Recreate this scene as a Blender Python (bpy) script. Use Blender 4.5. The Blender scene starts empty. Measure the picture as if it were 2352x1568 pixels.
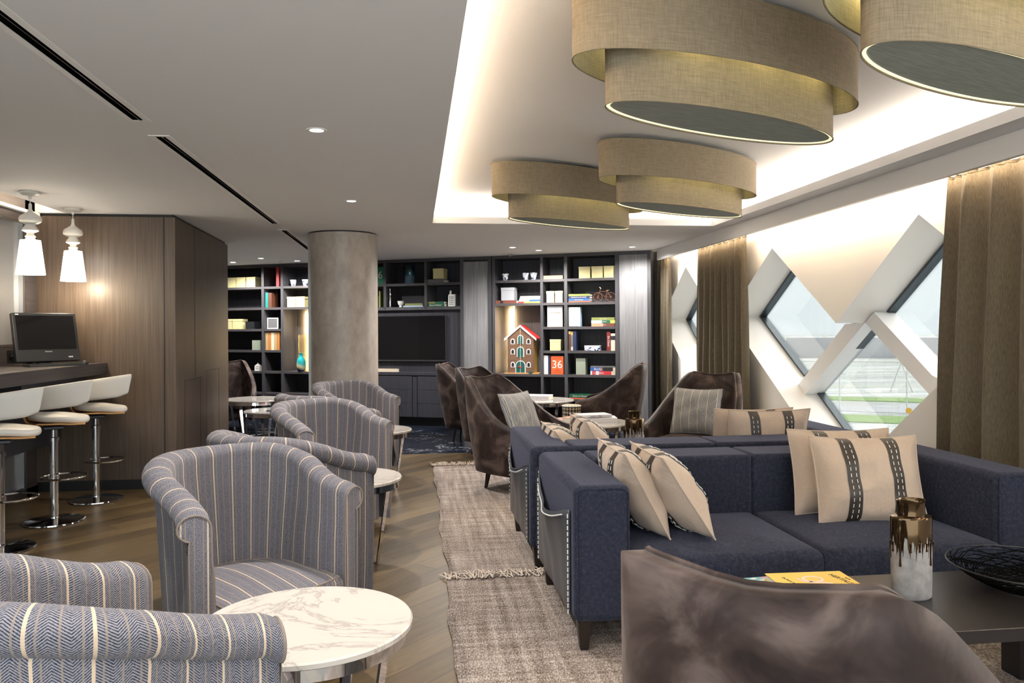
import bpy, bmesh, math, random
from mathutils import Vector, Matrix
random.seed(7)
R=math.radians; PI=math.pi
scn=bpy.context.scene
COL=scn.collection
sin,cos=math.sin,math.cos

# ------------------------------------------------------------------ materials
class NT:
    def __init__(s,name):
        s.m=bpy.data.materials.new(name); s.m.use_nodes=True
        s.t=s.m.node_tree; s.b=s.t.nodes['Principled BSDF']
    def n(s,kind,**kw):
        d=s.t.nodes.new(kind)
        for k,v in kw.items():
            if k.startswith('_'): setattr(d,k[1:],v)
        return d
    def link(s,a,b): s.t.links.new(a,b)
    def setin(s,sock,v):
        if isinstance(v,bpy.types.NodeSocket): s.link(v,sock)
        else:
            if hasattr(sock.default_value,'__len__') and len(sock.default_value)==4 and len(v)==3: v=(*v,1)
            sock.default_value=v
    def math(s,op,a,b=None,c=None):
        d=s.n('ShaderNodeMath',_operation=op); s.setin(d.inputs[0],a)
        if b is not None: s.setin(d.inputs[1],b)
        if c is not None: s.setin(d.inputs[2],c)
        return d.outputs[0]
    def co(s,kind='Object'):
        return s.n('ShaderNodeTexCoord').outputs[kind]
    def map(s,v,scale=(1,1,1),rot=(0,0,0),loc=(0,0,0)):
        d=s.n('ShaderNodeMapping'); s.link(v,d.inputs[0])
        d.inputs['Scale'].default_value=scale; d.inputs['Rotation'].default_value=rot; d.inputs['Location'].default_value=loc
        return d.outputs[0]
    def noise(s,v,scale,detail=3,rough=.5,dist=0,out=0):
        d=s.n('ShaderNodeTexNoise'); s.link(v,d.inputs['Vector']); d.inputs['Scale'].default_value=scale
        d.inputs['Detail'].default_value=detail; d.inputs['Roughness'].default_value=rough; d.inputs['Distortion'].default_value=dist
        return d.outputs[out]
    def ramp(s,f,stops):
        d=s.n('ShaderNodeValToRGB'); s.setin(d.inputs[0],f); e=d.color_ramp.elements
        while len(e)<len(stops): e.new(.5)
        for el,(p,c) in zip(e,stops):
            el.position=p; el.color=(*c,1) if len(c)==3 else c
        return d.outputs[0]
    def mix(s,f,a,b,blend='MIX'):
        d=s.n('ShaderNodeMix',_data_type='RGBA',_blend_type=blend)
        s.setin(d.inputs[0],f); s.setin(d.inputs[6],a); s.setin(d.inputs[7],b)
        return d.outputs[2]
    def sep(s,v):
        d=s.n('ShaderNodeSeparateXYZ'); s.link(v,d.inputs[0]); return d.outputs
    def bump(s,h,strength=.3,dist=.01):
        d=s.n('ShaderNodeBump'); d.inputs['Strength'].default_value=strength; d.inputs['Distance'].default_value=dist
        s.link(h,d.inputs['Height']); s.link(d.outputs[0],s.b.inputs['Normal'])
    def col(s,c): s.setin(s.b.inputs['Base Color'],c)
    def set(s,**kw):
        names=dict(rough='Roughness',metal='Metallic',spec='Specular IOR Level',sheen='Sheen Weight',srough='Sheen Roughness',
                   coat='Coat Weight',trans='Transmission Weight',ior='IOR',alpha='Alpha',es='Emission Strength',ec='Emission Color',aniso='Anisotropic')
        for k,v in kw.items(): s.setin(s.b.inputs[names[k]],v)
        return s.m

def S(r,g,b):   # sRGB 0-255 to linear
    f=lambda c:(c/255/12.92) if c/255<=.04045 else ((c/255+.055)/1.055)**2.4
    return (f(r),f(g),f(b))
M={}
def plain(name,c,rough=.5,**kw):
    t=NT(name); t.col(c); M[name]=t.set(rough=rough,**kw); return M[name]

def make_materials():
    plain('white_paint',(.78,.76,.74),.6); plain('white_wall',(.86,.83,.79),.55)
    t=NT('ceiling_plaster'); v=t.co(); t.col((.735,.725,.72)); t.bump(t.noise(v,140,2),.12,.004); M['ceiling_plaster']=t.set(rough=.8)
    plain('beam_white',(.82,.82,.82),.45)
    plain('black',(.008,.008,.009),.4); plain('matt_black',(.004,.004,.004),1.,spec=0.); plain('black_plastic',(.018,.019,.022),.35)
    plain('screen',(.006,.006,.007),.08); plain('dark_metal',(.06,.075,.085),.35,metal=.6)
    plain('chrome',(.75,.75,.76),.07,metal=1.); plain('brushed',(.45,.45,.46),.3,metal=1.)
    plain('gold',(.75,.48,.2),.2,metal=1.); plain('copper',(.7,.34,.2),.3,metal=1.)
    plain('white_leather',(.72,.70,.66),.42); plain('ply_edge',(.62,.33,.13),.4)
    plain('white_ceramic',(.82,.81,.78),.25); plain('red_paint',(.62,.02,.02),.4); plain('green_paint',(.012,.085,.075),.4)
    plain('yellow_paint',(.75,.5,.12),.4); plain('cream',(.72,.62,.45),.6)
    plain('page',(.72,.68,.58),.8); plain('stitch',(.75,.74,.70),.7); plain('strap_leather',(.035,.025,.018),.5)
    plain('leg_wood',(.015,.008,.006),.35); plain('table_black',(.017,.014,.014),.28)
    # table gloss reflects windows
    t=NT('leather'); v=t.co(); n=t.noise(v,2.,2); t.col(t.ramp(n,[(.3,(.030,.037,.050)),(.7,(.065,.075,.092))])); t.bump(t.noise(v,4,2,dist=.5),.3,.02); M['leather']=t.set(rough=.36,spec=.6)
    # dark bookcase wood
    def wood(name,c1,c2,rough=.45,axis='z',k=1.):
        t=NT(name); v=t.co()
        sc=dict(z=(60*k,60*k,1.6*k),x=(1.6*k,60*k,60*k),y=(60*k,1.6*k,60*k))[axis]
        n=t.noise(t.map(v,sc),1.,4,.6); n2=t.noise(v,1.3,2)
        f=t.math('ADD',t.math('MULTIPLY',n,.75),t.math('MULTIPLY',n2,.25))
        t.col(t.ramp(f,[(.32,c1),(.68,c2)])); t.bump(n,.12,.003); M[name]=t.set(rough=rough); return M[name]
    wood('case_wood',(.020,.020,.027),(.042,.042,.053),.5)
    wood('case_wood_h',(.034,.031,.034),(.07,.063,.066),.5,'x')
    wood('niche_wood',(.06,.055,.055),(.12,.11,.105),.5)
    wood('grey_panel',(.13,.13,.14),(.25,.245,.25),.5)
    wood('brown_panel',(.066,.045,.032),(.135,.097,.07),.42)
    wood('counter_wood',(.04,.034,.035),(.085,.072,.072),.4,'y')
    wood('brown_case',(.10,.05,.03),(.22,.12,.07),.5,'x',3)
    # wood floor planks running diagonally
    t=NT('oak_planks'); v=t.co(); mv=t.map(v,(1,1,1),(0,0,R(-46)))
    br=t.n('ShaderNodeTexBrick'); t.link(mv,br.inputs['Vector'])
    br.inputs['Scale'].default_value=1.; br.inputs['Brick Width'].default_value=1.7; br.inputs['Row Height'].default_value=.165
    br.inputs['Mortar Size'].default_value=.0022; br.inputs['Mortar Smooth'].default_value=.2; br.offset=.37
    br.inputs['Color1'].default_value=(0.05,0.05,0.05,1); br.inputs['Color2'].default_value=(.95,.95,.95,1); br.inputs['Mortar'].default_value=(.5,.5,.5,1)
    g=t.noise(t.map(mv,(2.2,34,1)),1.,5,.65,1.2); g2=t.noise(t.map(mv,(.5,2,1)),1.5,2)
    rr=t.math('ADD',t.math('MULTIPLY',g,.55),t.math('MULTIPLY',t.sep(br.outputs['Color'])[0],.32)); rr=t.math('ADD',rr,t.math('MULTIPLY',g2,.18))
    c=t.ramp(rr,[(.25,(.032,.020,.009)),(.5,(.088,.057,.025)),(.78,(.175,.118,.054))])
    c=t.mix(br.outputs['Fac'],c,(.02,.013,.008)); t.col(c)
    t.bump(t.math('SUBTRACT',g,t.math('MULTIPLY',br.outputs['Fac'],1.5)),.18,.004); M['oak_planks']=t.set(rough=.38,spec=.45)
    # dark marble
    t=NT('dark_marble'); v=t.co(); n=t.noise(v,2.2,6,.6,1.5)
    d=t.math('ABSOLUTE',t.math('SUBTRACT',n,.5)); vein=t.math('LESS_THAN',d,.006); m2=t.noise(v,1.7,3)
    vein=t.math('MULTIPLY',vein,t.math('GREATER_THAN',m2,.52))
    c=t.mix(vein,t.ramp(t.noise(v,1.1,4),[(.35,(.006,.007,.01)),(.7,(.02,.026,.045))]),(.35,.36,.38)); t.col(c); M['dark_marble']=t.set(rough=.14)
    t=NT('white_marble'); v=t.co(); n=t.noise(v,2.2,8,.6,1.4); d=t.math('ABSOLUTE',t.math('SUBTRACT',n,.5))
    c=t.ramp(d,[(0,(.38,.34,.31)),(.006,(.50,.455,.41)),(.025,(.60,.55,.50)),(.3,(.63,.58,.53))]); t.col(c); M['white_marble']=t.set(rough=.12,coat=.3)
    # column wallcovering
    t=NT('column_cover'); v=t.co(); n=t.noise(t.map(v,(1,1,.6)),9,5,.65); t.col(t.ramp(n,[(.3,(.31,.265,.225)),(.7,(.46,.40,.345))])); t.bump(t.noise(v,60,3),.15,.004); M['column_cover']=t.set(rough=.38,spec=.6)
    # striped herringbone (UV in metres)
    def herring(name,stripe=.086,hk=.0062,lt=(.245,.235,.258),dk=(.013,.015,.032),cream=(.52,.40,.29),tan=(.27,.21,.16),obj=False):
        t=NT(name)
        if obj: sp=t.sep(t.co()); u=sp[0]; w=sp[1]
        else: sp=t.sep(t.co('UV')); u=sp[0]; w=sp[1]
        fr=t.math('FRACT',t.math('DIVIDE',u,stripe))
        d=t.math('ABSOLUTE',t.math('SUBTRACT',fr,.5))
        bold=t.math('LESS_THAN',d,.032)
        fr3=t.math('FRACT',t.math('ADD',t.math('DIVIDE',u,stripe/3),.5))
        thin=t.math('LESS_THAN',t.math('ABSOLUTE',t.math('SUBTRACT',fr3,.5)),.055)
        pp=t.math('PINGPONG',t.math('ADD',u,stripe/6),stripe/3)
        h=t.math('FRACT',t.math('DIVIDE',t.math('ADD',w,pp),hk))
        hb=t.math('SMOOTH_MIN',t.math('MULTIPLY',t.math('ABSOLUTE',t.math('SUBTRACT',h,.5)),2.6),1.,.2)
        nz=t.noise(t.co(),260,1)
        hb=t.math('ADD',t.math('MULTIPLY',hb,.8),t.math('MULTIPLY',t.math('SUBTRACT',nz,.45),.8))
        c=t.ramp(hb,[(.15,dk),(.85,lt)])
        c=t.mix(t.math('MULTIPLY',thin,.65),c,tan); c=t.mix(bold,c,cream)
        t.col(c); t.bump(hb,.25,.002); M[name]=t.set(rough=.85,sheen=.08,spec=.2)
    herring('herringbone'); herring('pillow_stripe',stripe=.075,lt=(.36,.36,.365),dk=(.12,.12,.13),hk=.006,cream=(.55,.45,.33),obj=True)
    # velvet
    t=NT('velvet'); v=t.co(); n=t.noise(v,5.5,4,.55,.8)
    t.col(t.ramp(n,[(.36,(.016,.009,.008)),(.5,(.042,.026,.022)),(.66,(.110,.078,.068))])); t.bump(t.noise(v,9,3),.25,.02)
    t.b.inputs['Sheen Tint'].default_value=(.9,.75,.68,1); M['velvet']=t.set(rough=.62,sheen=.17,srough=.35,spec=.25)
    # navy wool
    t=NT('navy_wool'); v=t.co(); n=t.noise(v,330,2,.7); n2=t.noise(v,60,3)
    f=t.math('ADD',t.math('MULTIPLY',n,.7),t.math('MULTIPLY',n2,.3)); t.col(t.ramp(f,[(.36,(.011,.013,.023)),(.55,(.029,.032,.050)),(.72,(.090,.090,.112))])); t.bump(n,.3,.002); t.b.inputs['Sheen Tint'].default_value=(.7,.72,1,1); M['navy_wool']=t.set(rough=.95,sheen=.12,spec=.08)
    t=NT('linen'); v=t.co(); n=t.noise(v,400,2,.7); n2=t.noise(v,7,3); t.col(t.mix(n2,t.ramp(n,[(.3,(.36,.27,.205)),(.7,(.56,.44,.35))]),(.50,.40,.32))); t.bump(t.noise(v,8,3,dist=.8),.35,.03); M['linen']=t.set(rough=.9,sheen=.2,spec=.15)
    t=NT('curtain_cloth'); v=t.co(); n=t.noise(t.map(v,(260,260,30)),1.,2); t.col(t.ramp(n,[(.3,(.090,.071,.046)),(.7,(.148,.120,.080))])); t.bump(n,.15,.002); M['curtain_cloth']=t.set(rough=.8,sheen=.2,spec=.2)
    # rug
    t=NT('rug_weave'); v=t.co(); a=t.noise(t.map(v,(170,60,1)),1.,2,.6); b=t.noise(t.map(v,(3,26,1)),1.,3,.6); b2=t.noise(t.map(v,(26,1.5,1)),1.,3,.6)
    f=t.math('ADD',t.math('MULTIPLY',a,.55),t.math('ADD',t.math('MULTIPLY',b,.22),t.math('MULTIPLY',b2,.28)))
    t.col(t.ramp(f,[(.40,(.085,.062,.05)),(.53,(.27,.22,.19)),(.66,(.55,.48,.43))])); t.bump(a,.7,.006); M['rug_weave']=t.set(rough=.95,spec=.1)
    plain('fringe_yarn',(.66,.56,.47),.9)
    # lamp fabric
    t=NT('lamp_linen'); v=t.co(); n=t.noise(t.map(v,(220,220,18)),1.,2); n2=t.noise(t.map(v,(16,16,220)),1.,2); f=t.math('ADD',t.math('MULTIPLY',n,.5),t.math('MULTIPLY',n2,.5))
    t.col(t.ramp(f,[(.35,(.18,.145,.098)),(.65,(.26,.215,.15))])); t.bump(f,.2,.002); M['lamp_linen']=t.set(rough=.8,spec=.2)
    t=NT('diffuser_cloth'); v=t.co(); n=t.noise(t.map(v,(10,200,1)),1.,3); t.col(t.ramp(n,[(.35,(.22,.235,.21)),(.65,(.30,.32,.285))])); M['diffuser_cloth']=t.set(rough=.8)
    plain('shade_rim',(.75,.70,.5),.6,ec=(1,.85,.5,1),es=.6)
    def emit(name,c,s): plain(name,c,.5,ec=(*c,1),es=s)
    emit('shade_glow',(1,.93,.82),4.5); emit('led_warm',(1,.80,.52),14.); emit('spot_glow',(1,.93,.82),9.); emit('led_white',(1,.86,.66),9.)
    plain('pendant_white',(.72,.70,.66),.35)
    # glass
    t=NT('window_glass'); t.t.nodes.remove(t.b); tr=t.n('ShaderNodeBsdfTransparent'); gl=t.n('ShaderNodeBsdfGlossy'); gl.inputs['Roughness'].default_value=.02
    fr=t.n('ShaderNodeFresnel'); fr.inputs[0].default_value=1.45; mx=t.n('ShaderNodeMixShader'); t.link(t.math('MULTIPLY',fr.outputs[0],.6),mx.inputs[0]); tr.inputs[0].default_value=(.655,.66,.655,1); t.link(tr.outputs[0],mx.inputs[1]); t.link(gl.outputs[0],mx.inputs[2])
    t.link(mx.outputs[0],t.t.nodes['Material Output'].inputs[0]); M['window_glass']=t.m
    plain('partition_glass',(.20,.205,.215),.22,spec=.8,coat=.6)
    plain('teal_glass',(.02,.28,.30),.05,trans=.5,ior=1.4); plain('amber_glass',(.95,.85,.6),.04,trans=.95,ior=1.15)
    # glazed vase: metallic brown top with drips, stone below
    t=NT('drip_glaze'); v=t.co(); sp=t.sep(v); ang=t.math('ARCTAN2',sp[1],sp[0])
    cmb=t.n('ShaderNodeCombineXYZ'); t.link(t.math('MULTIPLY',ang,3.2),cmb.inputs[0])
    dn=t.noise(cmb.outputs[0],1.6,2,.6); edge=t.math('SUBTRACT',.255,t.math('MULTIPLY',t.math('POWER',dn,2.5),.36))
    top=t.math('GREATER_THAN',sp[2],edge)
    stone=t.ramp(t.noise(v,28,4),[(.3,(.20,.185,.18)),(.7,(.36,.335,.32))]); t.col(t.mix(top,stone,(.085,.052,.026)))
    t.set(rough=t.math('SUBTRACT',.62,t.math('MULTIPLY',top,.52)),metal=t.math('MULTIPLY',top,.85)); M['drip_glaze']=t.m
    t=NT('blue_glaze'); v=t.co(); sp=t.sep(v); t.col(t.ramp(t.math('MULTIPLY',sp[2],3.8),[(.38,(.10,.17,.24)),(.5,(.01,.09,.12)),(.8,(.004,.012,.02))])); M['blue_glaze']=t.set(rough=.06)
    t=NT('teal_glaze'); v=t.co(); sp=t.sep(v); t.col(t.ramp(t.math('ADD',t.math('MULTIPLY',sp[2],3.8),t.math('MULTIPLY',sp[0],1.5)),[(.12,(.004,.02,.07)),(.3,(.45,.40,.22)),(.5,(.02,.25,.27)),(.9,(.01,.30,.33))])); M['teal_glaze']=t.set(rough=.05)
    t=NT('delft'); v=t.co(); n=t.noise(v,42,2,.5,1.); t.col(t.mix(t.math('GREATER_THAN',n,.53),(.75,.76,.78),(.02,.035,.13))); M['delft']=t.set(rough=.2)
    t=NT('map_paper'); v=t.co(); n=t.noise(v,70,2); t.col(t.mix(t.math('GREATER_THAN',n,.66),(.58,.62,.60),(.12,.16,.2))); M['map_paper']=t.set(rough=.6)
    t=NT('print_pattern'); v=t.co(); n=t.noise(t.map(v,(90,1,260)),1.,3,.7,.3); t.col(t.ramp(n,[(.4,(.03,.03,.035)),(.7,(.30,.30,.30))])); M['print_pattern']=t.set(rough=.5)
    t=NT('abstract_cover'); v=t.co(); n=t.noise(v,16,1,.5,.6); t.col(t.ramp(n,[(.40,(.80,.28,.38)),(.45,(.10,.33,.40)),(.56,(.12,.36,.42)),(.60,(.75,.70,.65))])); t.b.inputs['Roughness'].default_value=.4; M['abstract_cover']=t.m
    t=NT('basket_weave'); v=t.co(); sp=t.sep(v); a=t.math('MULTIPLY',t.math('ARCTAN2',sp[1],sp[0]),9.); z=t.math('MULTIPLY',sp[2],70.)
    w=t.math('MULTIPLY',t.math('SINE',t.math('ADD',a,z)),t.math('SINE',t.math('SUBTRACT',a,z))); t.col(t.ramp(w,[(.0,(.03,.025,.02)),(.12,(.5,.4,.27))])); M['basket_weave']=t.set(rough=.6)
    # outside ground, pale colours stand in for distance haze
    t=NT('airfield'); v=t.co(); mv=t.map(v,(.0018,.05,1),(0,0,R(31))); n=t.noise(mv,1.,5,.6)
    t.col(t.ramp(n,[(.30,(.26,.30,.20)),(.42,(.50,.51,.47)),(.50,(.34,.36,.34)),(.58,(.58,.60,.59)),(.70,(.30,.27,.21))])); M['airfield']=t.set(rough=.9)
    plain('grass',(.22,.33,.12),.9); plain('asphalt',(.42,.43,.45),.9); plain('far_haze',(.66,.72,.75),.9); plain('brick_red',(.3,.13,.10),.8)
    plain('car_paint',(.08,.1,.13),.3); plain('sign_orange',(.85,.45,.05),.5)
    for nm,c in dict(box_cream=(.58,.52,.27),box_grey=(.30,.31,.33),box_sage=(.27,.30,.24),book_red=(.50,.03,.04),book_orange=(.75,.10,.02),book_teal=(.01,.16,.15),
        book_brown=(.09,.03,.015),book_green=(.01,.09,.05),book_teal36=(.01,.17,.09),book_navy=(.012,.02,.06),book_blue=(.02,.09,.30),book_olive=(.17,.19,.05),book_black=(.012,.012,.014),book_white=(.62,.60,.62),
        book_maroon=(.16,.015,.015),book_cream=(.62,.52,.40),book_gold=(.45,.30,.10),book_sky=(.30,.45,.62),book_lightblue=(.35,.45,.6),book_rust=(.42,.09,.03),book_grey=(.13,.13,.13),
        book_lime=(.4,.5,.08),book_yellow=(.78,.50,.08),book_salmon=(.7,.25,.15),book_pink=(.65,.06,.15),book_tan=(.40,.27,.13),book_redbrown=(.14,.04,.025)).items(): plain(nm,c,.5)
make_materials()

# ------------------------------------------------------------------ mesh builder
class MB:
    def __init__(s): s.v=[]; s.f=[]; s.uv={}; s.mi=[]; s.cur=0
    def V(s,*p): s.v.append(tuple(p[0]) if len(p)==1 else p); return len(s.v)-1
    def F(s,idx,uv=None):
        s.f.append(tuple(idx)); s.mi.append(s.cur)
        if uv: s.uv[len(s.f)-1]=uv
    def box(s,x0,x1,y0,y1,z0,z1,M4=None):
        P=[(x0,y0,z0),(x1,y0,z0),(x1,y1,z0),(x0,y1,z0),(x0,y0,z1),(x1,y0,z1),(x1,y1,z1),(x0,y1,z1)]
        if M4 is not None: P=[tuple(M4@Vector(p)) for p in P]
        b=len(s.v); s.v+=P
        for f in ((0,3,2,1),(4,5,6,7),(0,1,5,4),(1,2,6,5),(2,3,7,6),(3,0,4,7)): s.F([b+i for i in f])
        return s
    def prism(s,poly,a0,a1,axis='z',flip=False):
        def P(p,a):
            return {'z':(p[0],p[1],a),'y':(p[0],a,p[1]),'x':(a,p[0],p[1])}[axis]
        b=len(s.v); n=len(poly)
        s.v+=[P(p,a0) for p in poly]+[P(p,a1) for p in poly]
        s.F([b+i for i in range(n)][::-1]); s.F([b+n+i for i in range(n)])
        for i in range(n):
            j=(i+1)%n; s.F([b+i,b+j,b+n+j,b+n+i])
        return s
    def rings(s,rs,cap0=True,cap1=True,closed=True,uvf=None):
        b=len(s.v); n=len(rs[0])
        for r in rs: s.v+=[tuple(p) for p in r]
        m=n if closed else n-1
        for i in range(len(rs)-1):
            for j in range(m):
                k=(j+1)%n
                uv=None
                if uvf: uv=[uvf(i,j),uvf(i,j+1),uvf(i+1,j+1),uvf(i+1,j)]
                s.F([b+i*n+j,b+i*n+k,b+(i+1)*n+k,b+(i+1)*n+j],uv)
        if cap0: s.F([b+j for j in range(n)][::-1],[(p[1],p[0]) for p in rs[0]][::-1] if uvf else None)
        if cap1: s.F([b+(len(rs)-1)*n+j for j in range(n)],[(p[1],p[0]) for p in rs[-1]] if uvf else None)
        return s
    def lathe(s,prof,cx=0,cy=0,n=24,sx=1,sy=1,cap0=True,cap1=True):
        return s.rings([[(cx+r*sx*cos(2*PI*j/n),cy+r*sy*sin(2*PI*j/n),z) for j in range(n)] for r,z in prof],cap0,cap1)
    def tube(s,pts,r,n=8,closed=False,caps=True):
        pts=[Vector(p) for p in pts]; L=len(pts); rs=[]; up=None
        for i,p in enumerate(pts):
            if closed: d=(pts[(i+1)%L]-pts[i-1])
            else: d=(pts[min(i+1,L-1)]-pts[max(i-1,0)])
            d=d.normalized() if d.length>1e-9 else Vector((0,0,1))
            if up is None:
                a=Vector((0,0,1)) if abs(d.z)<.9 else Vector((1,0,0)); up=(a-d*a.dot(d)).normalized()
            else:
                up=(up-d*up.dot(d)); up=up.normalized() if up.length>1e-6 else Vector((1,0,0))
            w=d.cross(up); rr=r[i] if isinstance(r,(list,tuple)) else r
            rs.append([p+(up*cos(2*PI*j/n)+w*sin(2*PI*j/n))*rr for j in range(n)])
        if closed: rs.append(rs[0])
        return s.rings(rs,caps and not closed,caps and not closed)
    def grid(s,P,uvf=None,double=False):
        b=len(s.v); n=len(P[0])
        for r in P: s.v+=[tuple(p) for p in r]
        for i in range(len(P)-1):
            for j in range(n-1):
                s.F([b+i*n+j,b+i*n+j+1,b+(i+1)*n+j+1,b+(i+1)*n+j],[uvf(i,j),uvf(i,j+1),uvf(i+1,j+1),uvf(i+1,j)] if uvf else None)
        return s
    def merge(s,o,mi=0):
        b=len(s.v); s.v+=o.v
        for f in o.f: s.f.append(tuple(b+i for i in f)); s.mi.append(mi)
        return s
    def disc(s,cx,cy,z,r,n=24):
        b=len(s.v); s.v+=[(cx+r*cos(2*PI*j/n),cy+r*sin(2*PI*j/n),z) for j in range(n)]; s.F(range(b,b+n)); return s
    def xf(s,M4):
        s.v=[tuple(M4@Vector(p)) for p in s.v]; return s
    def build(s,name,mat,parent=None,loc=None,rz=0,smooth=35,bevel=0,seg=3,sub=0,solid=0,soff=-1,fix=True):
        me=bpy.data.meshes.new(name); me.from_pydata(s.v,[],s.f)
        mats=mat if isinstance(mat,(list,tuple)) else [mat]
        for m in mats: me.materials.append(M[m])
        me.polygons.foreach_set('material_index',s.mi)
        if s.uv:
            ul=me.uv_layers.new(name='UVMap')
            for fi,uv in s.uv.items():
                p=me.polygons[fi]
                for k,li in enumerate(p.loop_indices): ul.data[li].uv=uv[k]
        me.update()
        if fix and not s.uv or fix=='uv':
            bm=bmesh.new(); bm.from_mesh(me); bmesh.ops.recalc_face_normals(bm,faces=bm.faces); bm.to_mesh(me); bm.free()
        if smooth:
            me.polygons.foreach_set('use_smooth',[True]*len(me.polygons)); me.set_sharp_from_angle(angle=R(smooth))
        o=bpy.data.objects.new(name,me); COL.objects.link(o)
        if parent: o.parent=parent
        if loc: o.location=loc
        o.rotation_euler.z=rz
        if solid:
            md=o.modifiers.new('s','SOLIDIFY'); md.thickness=solid; md.offset=soff
        if sub:
            md=o.modifiers.new('u','SUBSURF'); md.levels=sub; md.render_levels=sub
        if bevel:
            md=o.modifiers.new('b','BEVEL'); md.width=bevel; md.segments=seg; md.limit_method='ANGLE'; md.angle_limit=R(40)
        return o
def box(*a): return MB().box(*a)
def thing(name,label,cat,loc=(0,0,0),rz=0,group=None):
    o=bpy.data.objects.new(name,None); COL.objects.link(o); o.location=loc; o.rotation_euler=(0,0,rz); o.empty_display_size=.1
    return tag(o,label,cat,group)
def tag(o,label,cat,group=None,kind=None):
    o['label']=label; o['category']=cat
    if group: o['group']=group
    if kind: o['kind']=kind
    return o
def struct(o): o['kind']='structure'; return o
def sempty(name,loc=(0,0,0)):
    o=bpy.data.objects.new(name,None); COL.objects.link(o); o.location=loc; o['kind']='structure'; return o
def copy_tree(o,parent=None):
    c=o.copy(); COL.objects.link(c)
    if parent: c.parent=parent
    for ch in [k for k in bpy.data.objects if k.parent==o]: copy_tree(ch,c)
    return c
def dup(o,label,loc,rz=None,group=None):
    bpy.context.view_layer.update()
    c=copy_tree(o); c.location=loc; c['label']=label
    if rz is not None: c.rotation_euler.z=rz
    if group: c['group']=group
    return c
def text(s,size,mat,parent,loc,rot,name='lettering',depth=.0004,align='CENTER',sx=1.):
    cu=bpy.data.curves.new('t','FONT'); cu.body=s; cu.size=size; cu.extrude=depth; cu.align_x=align; cu.align_y='CENTER'; cu.resolution_u=3
    to=bpy.data.objects.new('t',cu); COL.objects.link(to)
    dg=bpy.context.evaluated_depsgraph_get(); me=bpy.data.meshes.new_from_object(to.evaluated_get(dg))
    bpy.data.objects.remove(to); bpy.data.curves.remove(cu)
    me.materials.clear(); me.materials.append(M[mat])
    o=bpy.data.objects.new(name,me); COL.objects.link(o); o.parent=parent; o.location=loc; o.rotation_euler=rot; o.scale=(sx,1,1)
    return o
def catmull(P,k=6):
    P=[Vector(p) for p in P]; out=[]
    for i in range(len(P)-1):
        a=P[max(i-1,0)];b=P[i];c=P[i+1];d=P[min(i+2,len(P)-1)]
        for j in range(k):
            t=j/k; out.append(.5*((2*b)+(c-a)*t+(2*a-5*b+4*c-d)*t*t+(3*b-a-3*c+d)*t**3))
    out.append(P[-1]); return out
def sm(t): t=max(0,min(1,t)); return t*t*(3-2*t)

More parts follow.
